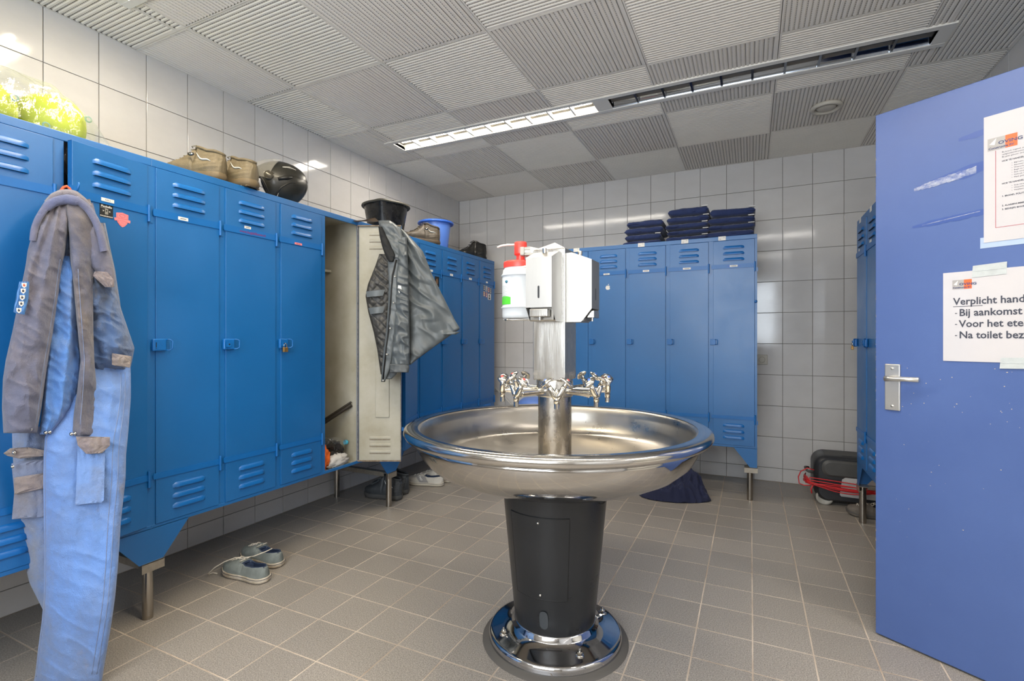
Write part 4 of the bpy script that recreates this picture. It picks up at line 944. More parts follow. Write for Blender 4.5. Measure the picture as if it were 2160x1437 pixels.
# ------------------------------------------------------------------ buckets
bb = thing('bucket', 'black rubber builders bucket with a pouring lip on the lockers above the jacket', 'bucket', (-2.43, 2.925, TOP), radians(-60))
bm_ = mat('bucket_black', '#1B1B1B', .28, vary=.35, vscale=18, rv=.12, dark='#0E0E0E')
b = B(); n = 72; prof = [(.115, 0), (.118, .003), (.135, .10), (.158, .232), (.158, .236)]
def bp(r, z, i):
    a = 2*pi*i/n; sp = math.exp(-(((a+pi) % (2*pi)-pi)/.26)**2); return ((r+.030*sp*max(0, (z-.12)/.116)**1.2)*cos(a), (r+.030*sp*max(0, (z-.12)/.116)**1.2)*sin(a), z)
b.grid([[bp(r, z, i) for i in range(n)] for r, z in prof+[(.154, .236), (.131, .10), (.113, .006)]], True); b.add([(.113*cos(2*pi*i/24), .113*sin(2*pi*i/24), .006) for i in range(24)], [tuple(range(24))]); b.build('bucket_body', bm_, bb)
b = B(); b.grid([[bp(r, z, i) for i in range(n)] for r, z in ((.157, .225), (.172, .222), (.176, .228), (.174, .236), (.166, .240), (.156, .238))], True); b.build('rim', mat('bucket_dusty_rim', '#4A463C', .5), bb)
b = B(); b.tube([(.165*cos(a), .165*sin(a), .225-.01*sin((a-1.9)*1.4)) for a in np.linspace(1.9, 4.1, 16)], .0035, 6); b.build('handle', M['black'], bb)
ub = thing('bucket', 'plain blue plastic bucket with a wide rim, second bucket from the jacket', 'bucket', (-2.45, 3.60, TOP))
um = mat('bucket_blue', '#5C86DC', .35)
b = B(); b.lathe([(.0001, 0), (.098, 0), (.101, .004), (.110, .10), (.128, .245), (.128, .250), (.124, .250), (.106, .10), (.097, .008), (.0001, .006)], 64); b.build('bucket_body', um, ub)
b = B(); b.lathe([(.127, .240), (.150, .238), (.155, .246), (.152, .256), (.140, .260), (.125, .255)], 64); b.build('rim', mat('bucket_blue_rim', '#3E71D8', .3), ub)
# ------------------------------------------------------------------ cloth helpers
def interp_rows(rows, ny):
    r = np.array([list(x)+[0]*(5-len(x)) for x in rows], float); ys = np.linspace(r[0, 0], r[-1, 0], ny); out = []
    for y in ys:
        vals = [float(np.interp(y, r[:, 0], r[:, k])) for k in range(1, 5)]
        out.append([y]+vals)
    o = np.array(out)
    for k in range(1, 5):      # soften the corners of the outline
        c = o[:, k].copy()
        for _ in range(2): c[1:-1] = .25*c[:-2]+.5*c[1:-1]+.25*c[2:]
        o[:, k] = c
    return o
def hang(name, rows, mats, parent, d, thick, fold=.012, fx=14, fz=1.6, seed=0, nu=96, ny=110, crease=.004, cf=9, back=.6, hem=True, shear=0, mi_fn=None, PM=None, radial=None, quilt=0):
    """a hanging piece of cloth with real girth; rows of (y, left, right, depth shift, extra girth) traced at d metres"""
    PM = PM or P; R = interp_rows(rows, ny); P_ = []
    for j, (y, xl, xr, dd, ex) in enumerate(R):
        cx, hw = (xl+xr)/2, (xr-xl)/2; v = j/(ny-1); endt = min(1, .35+v*8, .85+(1-v)*14); row = []
        th = (thick+ex)*endt
        for k in range(nu):
            a = 2*pi*k/nu; c_, s_ = cos(a), sin(a)
            lat = cx+hw*math.copysign(abs(c_)**.85, c_); dep = th*math.copysign(abs(s_)**.75, s_)
            if s_ > 0: dep *= back
            pw = PM(lat, y, d); e = min(1, abs(s_)*1.6)
            q = (lat-1080)/F*d+shear*v
            if radial:
                dy = max(8., y-radial[1]); an = math.atan2(lat-radial[0], dy+25); di = dy/F*d
                f1 = nz(an*fx*.55+seed*7.3, di*fz+seed, seed*3.1)
            else: f1 = nz(q*fx+seed*7.3, pw.z*fz+seed, seed*3.1); f1 = (1-2.2*abs(f1))-.45
            f2 = nz(q*cf*3+seed, pw.z*cf*1.2, seed*1.7+4); f2 = (1-2.4*abs(f2))-.4
            f3 = nz(q*cf*1.3+seed*2, pw.z*cf*2.6, seed+9)
            if quilt: dep -= quilt*(abs(sin((q+pw.z)*62))*abs(sin((q-pw.z)*62)))**.5
            f4 = 1-3*abs(nz(q*cf*2.2+pw.z*cf*3.1+seed, (q-pw.z)*cf*1.1, seed+2)); f4 = max(0, f4)
            dep -= (crease*1.1*f4+fold*f1+crease*f2+crease*.8*f3)*e*(1 if s_ < 0 else -.5)
            row.append(PM(lat, y, d+dd+dep))
        P_.append(row)
    b = B(); b.grid([[tuple(p) for p in r] for r in P_], True)
    for idx in (0, -1):
        c_ = sum((Vector(p) for p in P_[idx]), Vector())/nu; ring = [tuple(Vector(p).lerp(c_, .12)+Vector((0, 0, .004 if idx else -.004))) for p in P_[idx]]
        o0 = len(b.v); b.add(ring+[tuple(c_)], [((k+1) % nu, k, nu) if idx else (k, (k+1) % nu, nu) for k in range(nu)], smooth=True)
        src = (0 if idx == 0 else (len(P_)-1)*nu); 
        for k in range(nu): b.f.append((src+k, src+(k+1) % nu, o0+(k+1) % nu, o0+k)); b.m.append(0); b.sm.append(True)
    if mi_fn:
        for j in range(ny-1):
            for k in range(nu): b.m[j*nu+k] = mi_fn(j/(ny-1), cos(2*pi*(k+.5)/nu), sin(2*pi*(k+.5)/nu))
    o = b.build(name, mats, parent); o['_p'] = 0; del o['_p']
    return o, P_
def seam(parent, P_, u, v0, v1, m, r=.0010, off=.0006, du=0, name='seam'):
    """a stitched ridge down the front of a hanging piece"""
    nu = len(P_[0]); pts = []
    for j in range(int(v0*(len(P_)-1)), int(v1*(len(P_)-1))+1, 2):
        t_ = j/(len(P_)-1); a = math.acos(max(-1, min(1, u+du*(t_-v0)))); k = (2*pi-a)/(2*pi)*nu; k0 = int(k) % nu; p = Vector(P_[j][k0]).lerp(Vector(P_[j][(k0+1) % nu]), k-int(k))
        pts.append(p-(p-Vector((0, 0, p.z))).normalized()*off)
    b = B(); b.tube(pts, r, 6); return b.build(name, m, parent)
def dyed(name, c1, c2, scale, lo=.42, hi=.62, rough=.9, c3=None, stretch=(1, 1, .6)):
    """worn work cloth: a base dye with soiled patches and a woven relief"""
    if name in MATS: return MATS[name]
    m = mat(name, c1, rough, sheen=.25); nt = m.node_tree; N = nt.nodes; L = nt.links; b = N['Principled BSDF']
    g = N.new('ShaderNodeNewGeometry'); mp = N.new('ShaderNodeMapping'); mp.inputs['Scale'].default_value = stretch; L.new(g.outputs['Position'], mp.inputs[0])
    def layer(sc, lo, hi, A, Bc, seed):
        n = N.new('ShaderNodeTexNoise'); n.noise_dimensions = '4D'; n.inputs['W'].default_value = seed; n.inputs['Scale'].default_value = sc; n.inputs['Detail'].default_value = 7; n.inputs['Roughness'].default_value = .65; L.new(mp.outputs[0], n.inputs[0])
        r = N.new('ShaderNodeMapRange'); r.inputs[1].default_value = lo; r.inputs[2].default_value = hi; L.new(n.outputs[0], r.inputs[0])
        mx = N.new('ShaderNodeMix'); mx.data_type = 'RGBA'; L.new(r.outputs[0], mx.inputs[0])
        for s_, q in ((6, A), (7, Bc)):
            if isinstance(q, str): mx.inputs[s_].default_value = (*lin(q), 1)
            else: L.new(q, mx.inputs[s_])
        return mx.outputs[2]
    o = layer(scale, lo, hi, c1, c2, 1.0)
    if c3: o = layer(scale*1.7, .58, .74, o, c3, 5.0)
    L.new(o, b.inputs['Base Color'])
    n2 = N.new('ShaderNodeTexNoise'); n2.inputs['Scale'].default_value = 420; L.new(g.outputs['Position'], n2.inputs[0])
    n3 = N.new('ShaderNodeTexNoise'); n3.inputs['Scale'].default_value = 26; n3.inputs['Detail'].default_value = 5; L.new(g.outputs['Position'], n3.inputs[0])
    ad = N.new('ShaderNodeMath'); ad.operation = 'MULTIPLY_ADD'; ad.inputs[1].default_value = 5; L.new(n3.outputs[0], ad.inputs[0]); L.new(n2.outputs[0], ad.inputs[2])
    bp_ = N.new('ShaderNodeBump'); bp_.inputs['Strength'].default_value = .5; bp_.inputs['Distance'].default_value = .0045; L.new(ad.outputs[0], bp_.inputs['Height']); L.new(bp_.outputs[0], b.inputs['Normal'])
    return m
_hang = hang
def hang(*a, **k): return _hang(*a, PM=P2, **k)
# ------------------------------------------------------------------ coverall
cov = thing('coverall', 'worn blue and grey work coverall hanging by an orange loop from the ajar locker door', 'coverall', tuple(P(140, 1400, 1.70).xy)+(0,))
cov.location.z = 0
inv = cov.matrix_basis.inverted() if False else T(*[-c for c in cov.location])
def cpart(o): o.data.transform(inv); return o
g_ = dyed('cover_grey', '#606276', '#706A70', 5, c3='#4C4E62'); lb = dyed('cover_light_blue', '#5480C0', '#6A7488', 5, .46, .66); mb = dyed('cover_mid_blue', '#4D6690', '#5A616E', 6, c3='#6E655C')
pb = dyed('cover_trouser_blue', '#668CCB', '#68799A', 3.5, .42, .66, c3='#857D78'); bn = dyed('cover_pocket_brown', '#7E7477', '#8C8078', 12); st = mat('cover_stitch', '#7784A2', .9)
D = 1.715
rear, _ = hang('trouser_leg', [(900, 25, 120, .03), (980, 26, 130, .03), (1100, 36, 140, .03), (1160, 44, 140, .03), (1230, 62, 135, .03), (1290, 92, 130, .03), (1330, 104, 126, .03)], dyed('cover_leg_back', '#6A82AE', '#83858C', 5), cov, D, .045, .008, 12, 1.5, 21, crease=.003)
cpart(rear)
legr, LP = hang('trouser_leg', [(768, 150, 275, .045), (790, 150, 276, .03), (840, 145, 276, .02), (880, 125, 273, .012), (920, 95, 270, .005), (960, 92, 266), (1010, 91, 265), (1100, 92, 255), (1180, 93, 250), (1260, 92, 243), (1310, 88, 236), (1370, 80, 226), (1425, 74, 217), (1443, 70, 214)], pb, cov, D-.045, .052, .012, 9, 1.2, 3, nu=170, ny=230, crease=.0032, cf=5, radial=(150, 600))
cpart(legr)
for u, nm in ((.62, 'seam'), (.78, 'seam')): cpart(seam(cov, LP, u, .03, .97, st))
cpart(seam(cov, LP, -.94, .1, .98, st, .001))
body, BP = hang('torso', [(470, 100, 222), (520, 100, 232), (570, 100, 243), (650, 100, 255), (700, 104, 272), (735, 108, 284), (765, 108, 278, .0), (790, 112, 272, .03), (810, 118, 262, .06)], mb, cov, D+.01, .055, .030, 15, 1.3, 8, nu=150, ny=150, crease=.008, radial=(150, 380))
cpart(body)
blue_, _ = hang('front_panel', [(540, 125, 148), (580, 120, 160), (640, 112, 166), (700, 106, 168), (760, 98, 170), (800, 95, 172), (850, 90, 158), (900, 84, 120), (917, 84, 106)], lb, cov, D-.045, .032, .014, 11, 1.2, 12, nu=90, ny=100, crease=.005)
cpart(blue_)
sl, SP = hang('sleeve', [(428, 92, 150), (450, 78, 150), (500, 66, 142), (530, 58, 138), (560, 54, 131), (620, 42, 124), (700, 26, 112), (760, 12, 102), (800, 6, 96), (860, 4, 88), (914, 7, 78)], g_, cov, D-.055, .040, .020, 15, 1.3, 5, nu=150, ny=180, crease=.0045, cf=7, radial=(140, 380))
cpart(sl); cpart(seam(cov, SP, .80, .25, .97, st))
sr, SQ = hang('sleeve', [(420, 132, 190), (460, 140, 202), (500, 146, 208), (545, 148, 200), (600, 154, 196), (700, 164, 197), (760, 170, 199), (830, 162, 205), (880, 154, 210), (920, 149, 212)], dyed('cover_sleeve', '#5C5F73', '#70665F', 5, c3='#4E4F5D'), cov, D-.065, .036, .018, 11, 1.3, 15, nu=110, ny=150, crease=.0045, cf=7)
cpart(sr); cpart(seam(cov, SQ, -.35, .3, .96, st))
yk, _ = hang('yoke', [(470, 188, 216), (520, 184, 228), (560, 190, 240), (585, 214, 243), (606, 234, 241)], g_, cov, D-.062, .022, .006, 12, 1.2, 33, nu=60, ny=50, crease=.003); cpart(yk)
# collar band: a broad turned-down strip over the loop
def band(name, pts, w, m, d, bulge=.012, wl=None, n=60, seed=0):
    pts = np.array(pts, float); tt_ = np.linspace(0, len(pts)-1, n); X = np.interp(tt_, range(len(pts)), pts[:, 0]); Y = np.interp(tt_, range(len(pts)), pts[:, 1])
    for _ in range(4): X[1:-1] = .25*X[:-2]+.5*X[1:-1]+.25*X[2:]; Y[1:-1] = .25*Y[:-2]+.5*Y[1:-1]+.25*Y[2:]
    rows_ = []
    for i in range(n):
        j0, j1 = max(0, i-1), min(n-1, i+1); tx, ty = X[j1]-X[j0], Y[j1]-Y[j0]; L = math.hypot(tx, ty) or 1; nx_, ny_ = -ty/L, tx/L; ww_ = w*(wl(i/(n-1)) if wl else 1); row = []
        for k in range(20):
            a = 2*pi*k/20; c_, s_ = cos(a), sin(a); u = math.copysign(abs(c_)**.7, c_)
            row.append(tuple(P2(X[i]+nx_*u*ww_/2, Y[i]+ny_*u*ww_/2, d-bulge*s_-.003*nz(i*.2+seed, k*.3, seed))))
        rows_.append(row)
    b = B(); b.grid(rows_, True)
    for r in (rows_[0], rows_[-1]): b.add(r, [tuple(range(20))])
    return b.build(name, m, cov)
ck = mat('collar_inside_dark', '#2E3350', .95)
inn, _ = hang('inner_folds', [(428, 102, 196), (450, 88, 202), (480, 80, 208), (520, 74, 206), (548, 80, 190)], dyed('cover_inner', '#565B78', '#62617A', 6), cov, D-.035, .03, .016, 20, 1.0, 44, nu=90, ny=50, crease=.004); cpart(inn)
cpart(band('collar', [(70, 508), (72, 485), (80, 462), (98, 436), (118, 424), (142, 420), (166, 424), (186, 440), (203, 468), (213, 500), (219, 530)], 22, dyed('cover_collar', '#5B6284', '#6A6B82', 6), D-.085, .012, lambda t_: 1.0 if .3 < t_ < .6 else .75, seed=2))
cpart(band('collar_top', [(100, 430), (112, 416), (128, 409), (143, 408), (158, 411), (174, 424), (186, 438)], 18, MATS['cover_grey'], D-.06, .03))
b = B(); b.tube([tuple(P2(x, y, D-.045)) for x, y in ((124, 412), (128, 403), (134, 395), (141, 393), (146, 397), (151, 405), (154, 413))], .0042, 8); cpart(b.build('hanging_loop', mat('loop_orange', '#DD5A34', .7), cov))
b = B(); c0 = [tuple(P2(x, y, D-.062)) for x, y in ((131, 407), (150, 410), (149, 414), (131, 411))]; b.poly(c0); cpart(b.build('size_tag', M['tagw'], cov))
def patch(name, px, d, mats, th=.004, mi=0, parent=cov, fix=True):
    f = [P2(x, y, d) for x, y in px]; k = [P2(x, y, d+th) for x, y in px]; n = len(f); b = B(); b.add([tuple(p) for p in f+k], [tuple(range(n))[::-1], tuple(range(n, 2*n))]+[(i, (i+1) % n, (i+1) % n+n, i+n) for i in range(n)])
    o = b.build(name, mats, parent); return cpart(o) if fix else o
def flap(name, px, d, m, seed=0, parent=cov, th=.004, curl=.006):
    """a stitched pocket piece, slightly domed and creased"""
    px = np.array(px, float); (x0, y0), (x1, y1) = px.min(0), px.max(0); n = 26; rows_ = []
    def inside_span(y):
        xs_ = []
        for (ax, ay), (bx, by) in zip(px, np.roll(px, -1, 0)):
            if (ay-y)*(by-y) <= 0 and ay != by: xs_.append(ax+(bx-ax)*(y-ay)/(by-ay))
        return (min(xs_), max(xs_)) if len(xs_) > 1 else None
    for j in range(n):
        y = y0+.3+(y1-y0-.6)*j/(n-1); s_ = inside_span(y)
        if not s_: continue
        rows_.append([tuple(P2(s_[0]+(s_[1]-s_[0])*k/(n-1), y, d-curl*sin(pi*k/(n-1))*sin(pi*min(1, j/(n-1)*.7+.2))-.006*abs(nz(k*.16+seed, j*.12, seed)))) for k in range(n)])
    b = B(); b.grid(rows_); bk_ = [[tuple(Vector(p)+(Vector(p)-Vector((0, 0, Vector(p).z))).normalized()*th) for p in r] for r in rows_]; b.grid(bk_, flip=True)
    bo = [rows_[0], bk_[0]], [rows_[-1], bk_[-1]], [[r[0] for r in rows_], [r[0] for r in bk_]], [[r[-1] for r in rows_], [r[-1] for r in bk_]]
    for q in bo: b.grid(q)
    o = b.build(name, m, parent); return cpart(o) if parent is cov else o
flap('cargo_pocket', [(24, 976), (96, 968), (97, 1092), (25, 1096), (30, 1040)], D-.03, dyed('cover_pocket_blue', '#76809A', '#7E7C84', 8), 4)
flap('pocket_patch', [(30, 1008), (96, 998), (97, 1030), (30, 1044)], D-.042, bn, 5)
flap('pocket_flap', [(7, 957), (22, 946), (60, 944), (96, 951), (96, 962), (40, 968), (16, 962)], D-.045, bn, 6)
flap('pocket_flap', [(160, 921), (232, 922), (232, 940), (214, 957), (182, 958), (164, 940)], D-.122, bn, 7, th=.005)
flap('thigh_pocket', [(164, 935), (222, 935), (219, 1060), (159, 1066)], D-.108, dyed('cover_pocket_light', '#6F90C8', '#74809A', 6), 8, curl=.004)
flap('waist_band', [(236, 745), (278, 752), (274, 776), (236, 770)], D-.060, bn, 9)
flap('shoulder_flap', [(196, 582), (200, 572), (226, 574), (240, 590), (240, 606), (222, 606)], D-.088, bn, 10)
bd = mat('badge_blue', '#4D7DB5', .7)
badge = flap('arm_badge', [(41, 594), (62, 594), (60, 630), (52, 664), (28, 660), (34, 626)], D-.104, bd, 11, curl=.002)
for k, (x, y, c) in enumerate(((51, 602, 1), (49, 614, 0), (47, 628, 0), (45, 641, 0), (40, 655, 0))):
    b = B(); q = [(x-5.5, y-5), (x+5.5, y-5), (x+5, y+2), (x, y+6), (x-5, y+2)]; b.poly([tuple(P2(a, c_, D-.114)) for a, c_ in q]); b.mi = 1
    b.poly([tuple(P2(a, c_, D-.1145)) for a, c_ in ((x-2, y+2), (x-2.5, y-1), (x, y-4), (x+1, y-1), (x+2.5, y-2), (x+2, y+2))]); cpart(b.build('badge_symbol', [M['tagw'], mat('badge_flame', '#CC5A3A', .6) if c else M['ink']], badge if False else cov))
for x, y, dd in ((64, 906, -.10), (96, 913, -.085), (104, 912, -.085), (150, 916, -.10), (157, 915, -.10), (29, 955, -.055), (26, 985, -.05)):
    b = B(); p = P2(x, y, D+dd); b.ball(tuple(p), .0045, .0045, .0045, 12, 8); b.lathe([(.0035, 0), (.0058, .001), (.006, -.001)], 14, T(*p) @ Rz(YAW) @ Rx(pi/2)); cpart(b.build('press_stud', M['chrome'], cov))
hang = _hang
# ------------------------------------------------------------------ grey parka on the open door
jk = thing('parka', 'dark grey padded parka draped over the top corner of the wide open locker door', 'jacket', (-1.95, 2.50, .87))
inv = T(1.95, -2.50, -.87)
pk = mat('parka_shell', '#5F6568', .45, vary=.15, vscale=9, bump=.6, bscale=25); pkd = mat('parka_quilt', '#3E3D3B', .5, bump=.8, bscale=30); pkb = mat('parka_collar_dark', '#1C1D1E', .8); DJ = 3.02
def jh(*a, **k): o, q = hang(*a, **k); o.data.transform(inv); return o, q
jh('back_panel', [(468, 806, 828), (490, 820, 856), (530, 836, 892), (580, 852, 912), (640, 858, 942), (676, 860, 960), (694, 862, 971), (712, 862, 944), (735, 862, 912), (760, 862, 878), (770, 862, 866)], pk, jk, DJ, .05, .034, 14, 1.0, 2, nu=170, ny=190, crease=.013, cf=4, radial=(815, 455))
_, JL = jh('quilted_lining', [(536, 800, 818), (560, 792, 824), (600, 776, 826), (625, 771, 826), (660, 777, 824), (700, 788, 822), (740, 796, 818), (790, 803, 812)], pkd, jk, DJ-.02, .03, .012, 8, 2.5, 5, nu=150, ny=170, crease=.006, cf=7, quilt=.008)
_, JS = jh('sleeve', [(500, 838, 858), (540, 838, 860), (575, 836, 862), (620, 834, 863), (680, 832, 864), (740, 826, 865), (770, 824, 864)], pk, jk, DJ-.07, .045, .018, 8, 2.2, 14, nu=110, ny=170, crease=.015, cf=6)
_, JF = jh('front_placket', [(478, 815, 846), (520, 818, 850), (560, 818, 848), (600, 820, 842), (650, 818, 838), (700, 814, 834), (740, 809, 829), (780, 805, 822), (806, 804, 812)], pk, jk, DJ-.085, .016, .006, 7, 1.0, 19, nu=70, ny=130, crease=.004, cf=5)
jh('hood', [(465, 798, 822), (478, 800, 840), (500, 802, 850), (525, 808, 856), (545, 816, 852)], pk, jk, DJ-.06, .045, .016, 9, 1.4, 27, nu=90, ny=60, crease=.008, cf=6)
jh('collar_lining', [(478, 798, 806), (500, 801, 816), (520, 806, 826), (538, 812, 834), (552, 820, 830)], pkb, jk, DJ-.10, .022, .008, 7, 1.4, 31, nu=60, ny=50, crease=.004)
jh('hem_lining', [(776, 812, 842), (790, 808, 836), (800, 806, 826)], pk, jk, DJ-.05, .02, .004, 7, 1, 41, nu=50, ny=20)
jh('cuff', [(768, 822, 862), (775, 822, 864), (786, 822, 862)], mat('parka_cuff', '#585C5E', .6), jk, DJ-.085, .045, .003, 6, 1, 52, nu=50, ny=20)
jh('back_hem', [(0, 0, 0)] if False else [(700, 944, 971), (706, 930, 962)], pk, jk, DJ-.04, .02, .0, nu=40, ny=8)
def jp(pts, r, m, nm, d=DJ-.105):
    b = B(); b.tube([tuple(P(x, y, d)) for x, y in pts], r, 7); o = b.build(nm, m, jk); o.data.transform(inv); return o
jp([(836, 548), (828, 580), (825, 620), (822, 660), (819, 700), (814, 740), (808, 800)], .0045, M['black'], 'zip')
for y0, y1 in ((611, 627), (646, 663)):
    b = B(); q = [(772 if y0 < 640 else 777, y0+4), (812, y0), (808, y1-3), (774 if y0 < 640 else 781, y1)]; b.grid([[tuple(P(q[0][0]+(q[1][0]-q[0][0])*u, q[0][1]+(q[1][1]-q[0][1])*u, DJ-.068-.012*sin(pi*u))) for u in np.linspace(0, 1, 10)], [tuple(P(q[3][0]+(q[2][0]-q[3][0])*u, q[3][1]+(q[2][1]-q[3][1])*u, DJ-.068-.012*sin(pi*u))) for u in np.linspace(0, 1, 10)]]); o = b.build('lining_band', MATS['parka_shell'], jk); o.data.transform(inv)
for x, y in ((848, 537), (833, 584), (830, 639), (823, 693), (816, 748), (808, 803)):
    b = B(); p = P(x, y, DJ-.125); b.ball(tuple(p), .006, .006, .006, 12, 8); o = b.build('press_stud', M['alu'], jk); o.data.transform(inv)
b = B(); b.poly([tuple(P(x, y, DJ-.128)) for x, y in ((840, 602), (846, 603), (847, 612), (842, 619), (839, 610))]); o = b.build('chest_emblem', M['tagw'], jk); o.data.transform(inv)
cb = thing('cardboard_piece', 'torn brown cardboard strip on top of the wide open locker door', 'cardboard', (-2.185, 2.40, 1.883), radians(10))
b = B(); b.grid([[(x, y+.006*sin(x*40), .006+.006*abs(x*8)*(1 if x < 0 else .4)*0+.004*sin(x*30+y*60)) for x in np.linspace(-.075, .11, 14)] for y in np.linspace(-.022, .03, 6)]); b.grid([[(x, y+.006*sin(x*40), .003+.004*sin(x*30+y*60)) for x in np.linspace(-.075, .11, 14)] for y in np.linspace(-.022, .03, 6)], flip=True)
b.build('cardboard_sheet', mat('cardboard_brown', '#A58D74', .9), cb)
# ------------------------------------------------------------------ folded navy workwear
def folded(label, group, x, y, z, w, dp, h, seed, rz=0, tagc=None):
    t = thing('folded_trousers', label, 'clothes', (x, y, z), rz, group); random.seed(seed); n, m_ = 60, 22; rows_ = []
    sk = random.uniform(-.010, .010); hl, hr = random.uniform(.82, 1.05), random.uniform(.82, 1.08)
    for j in range(m_+1):        # rounded slab swept along x; cross-section in y,z
        u = -1+2*j/m_; e = (1-abs(u)**9)**.35 if abs(u) < 1 else 0; row = []
        hh2 = h*(hl+(hr-hl)*(u+1)/2)
        for k in range(n):
            a = 2*pi*k/n; c_, s_ = cos(a), sin(a); ry_ = dp/2*math.copysign(abs(c_)**.35, c_)*(.93+.07*e); rz_ = h/2+(hh2-h/2 if s_ > 0 else h/2)*0+ (hh2/2)*math.copysign(abs(s_)**.62, s_)*(.25+.75*e)
            w1 = nz(u*2.2+seed, ry_*9, s_*.6+seed)*.009; w2 = nz(u*7+seed, ry_*26, s_*2)*.0035
            row.append((w/2*u*(.99+.03*nz(seed, k*.1, u)), ry_+sk*u+w1*.8, max(.0, rz_+(w1*.7+w2)*(1 if s_ > 0 else .2))))
        rows_.append(row)
    b = B(); b.grid(rows_, True); b.add(rows_[0], [tuple(range(n))]); b.add(rows_[-1], [tuple(range(n))[::-1]]); b.build('folded_cloth', M['navy'], t)
    b = B()       # the rolled fold line along the front
    b.tube([(w/2*u*.97, -dp/2+.004+nz(u*3, seed, 0)*.004, h*.42+nz(u*2.5, seed, 4)*.010) for u in np.linspace(-1, 1, 18)], [.0015+.0015*abs(sin(k)) for k in range(18)], 6); b.build('fold_edge', mat('navy_dark_fold', '#101A3C', .9), t)
    if tagc: b = B(); b.box(w/2-.045, w/2-.004, -dp/2-.004, -dp/2+.01, h*.86, h*.95); b.build('care_label', M['tagw'], t)
    return t
gL, gM, gR = 'folded navy trousers, left pile', 'folded navy trousers, middle pile', 'folded navy trousers, right pile'
ordn = {4: ['bottom', 'second from the bottom', 'third from the bottom', 'topmost'], 5: ['bottom', 'second from the bottom', 'middle', 'second from the top', 'topmost']}
def pile(cx, y, dims, grp, pn, seed):
    z = TOP
    for k, (dx, w, h, tg) in enumerate(dims):
        folded('%s folded navy garment of the %s pile on the back lockers' % (ordn[len(dims)][k], pn), grp, cx+dx, y, z, w, .30, h, seed+k, radians((-2, 1.5, -1, 2, -1)[k]), tg); z += h*.99
pile(-.760, 4.14, [(-.012, .30, .036, 0), (-.012, .285, .050, 1), (.0, .305, .054, 0), (.003, .285, .054, 1)], gL, 'left', 10)
pile(-.433, 4.14, [(.0, .31, .046, 1), (-.002, .305, .048, 1), (-.006, .315, .050, 1), (-.003, .31, .052, 1), (.005, .295, .066, 1)], gM, 'middle', 30)
pile(-.125, 4.14, [(-.012, .33, .056, 0), (-.008, .32, .048, 1), (-.002, .32, .054, 1), (.0, .31, .064, 1)], gR, 'right', 50)
# navy garment dropped on the floor
def heap(name, label, cat, loc, rx, ry, h, m, seed, rotz=0, lumps=(), n=110, sharp=2.2, group=None, fx=9):
    t = thing(name, label, cat, loc, rotz, group); b = B(); rows_ = []
    for j in range(n+1):
        v = -1+2*j/n; row = []
        for i in range(n+1):
            u = -1+2*i/n; r = math.sqrt(u*u+v*v); a = math.atan2(v, u); x, y = u*rx, v*ry
            lim = .80+.22*nz(cos(a)*1.6+seed, sin(a)*1.6, seed*.7); q = r/lim
            k_ = 1 if q < 1 else 1/q; x *= k_; y *= k_; q = min(1, q)
            base = (1-q**sharp)**.8
            z = h*base*(.55+.45*max(0, nz(u*1.3+seed, v*1.3, 2)+.5))
            for (lx, ly, lh, lr) in lumps: z += lh*math.exp(-((u-lx)**2+(v-ly)**2)/lr)*min(1, (1-q)*6)
            rid = (1-2.2*abs(nz(x*fx+seed, y*fx*1.4+x*3, seed)))*min(1, (1-q)*5+.15)
            rid2 = (1-2.2*abs(nz(x*fx*2.3+seed, y*fx*2.1, seed+3)))*min(1, (1-q)*5)
            row.append((x, y, max(.002, z+.045*max(-.4, rid)+.018*rid2)))
        rows_.append(row)
    b.grid(rows_); bb_ = [(p[0], p[1], 0.001) for p in (rows_[0]+[r[-1] for r in rows_[1:]]+rows_[-1][::-1][1:]+[r[0] for r in rows_[::-1][1:-1]])]
    b.add(bb_, [tuple(range(len(bb_)))[::-1]]); b.build(name.split('_')[-1]+'_cloth' if False else 'crumpled_cloth', m, t); return t
hp_ = heap('dropped_trousers', 'crumpled navy work trousers lying on the floor under the basin edge', 'clothes', (-.53, 3.80, .0012), .31, .20, .085, M['navy2'], 3.3, radians(8), [(.50, .30, .085, .10), (-.35, -.3, .03, .15), (.1, -.35, .035, .08)], fx=15, sharp=3.0)
b = B(); b.ball((-.205, -.115, .028), .005, .005, .005, 10, 6); b.build('press_stud', M['tagw'], hp_)
# ------------------------------------------------------------------ vacuum case with red cable
vc = thing('vacuum_cleaner', 'black and grey wheeled vacuum case on the floor behind the right lockers', 'vacuum cleaner', (.67, 4.15, .0))
vg = mat('case_dark_grey', '#4A4947', .5, vary=.2, vscale=12, bump=.2, bscale=200); vb = mat('case_black', '#26272A', .45); vw = mat('case_label_grey', '#B9B8B6', .5, vary=.15, vscale=10)
def rr(x0, x1, z0, z1, r, n=8):
    o_ = []
    for cx_, cz_, a0 in ((x1-r, z1-r, 0), (x0+r, z1-r, pi/2), (x0+r, z0+r, pi), (x1-r, z0+r, 1.5*pi)):
        for k in range(n+1): a = a0+pi/2*k/n; o_.append((cx_+r*cos(a), cz_+r*sin(a)))
    return o_
def shell(rects, mats, nm):
    b = B(); b.smooth = True; b.grid([[(x, y, z) for x, z in rr(*r_[:5])] for r_ in rects for y in (r_[5],)], True, flip=True)
    b.poly([(x, rects[0][5], z) for x, z in rr(*rects[0][:5])]); b.poly([(x, rects[-1][5], z) for x, z in rr(*rects[-1][:5])][::-1]); return b.build(nm, mats, vc)
shell([(-.240, .30, .045, .325, .06, -.105), (-.262, .32, .030, .338, .075, -.090), (-.268, .325, .026, .342, .08, -.06), (-.268, .325, .026, .342, .08, .13), (-.25, .31, .04, .33, .07, .15)], vb, 'case_body')
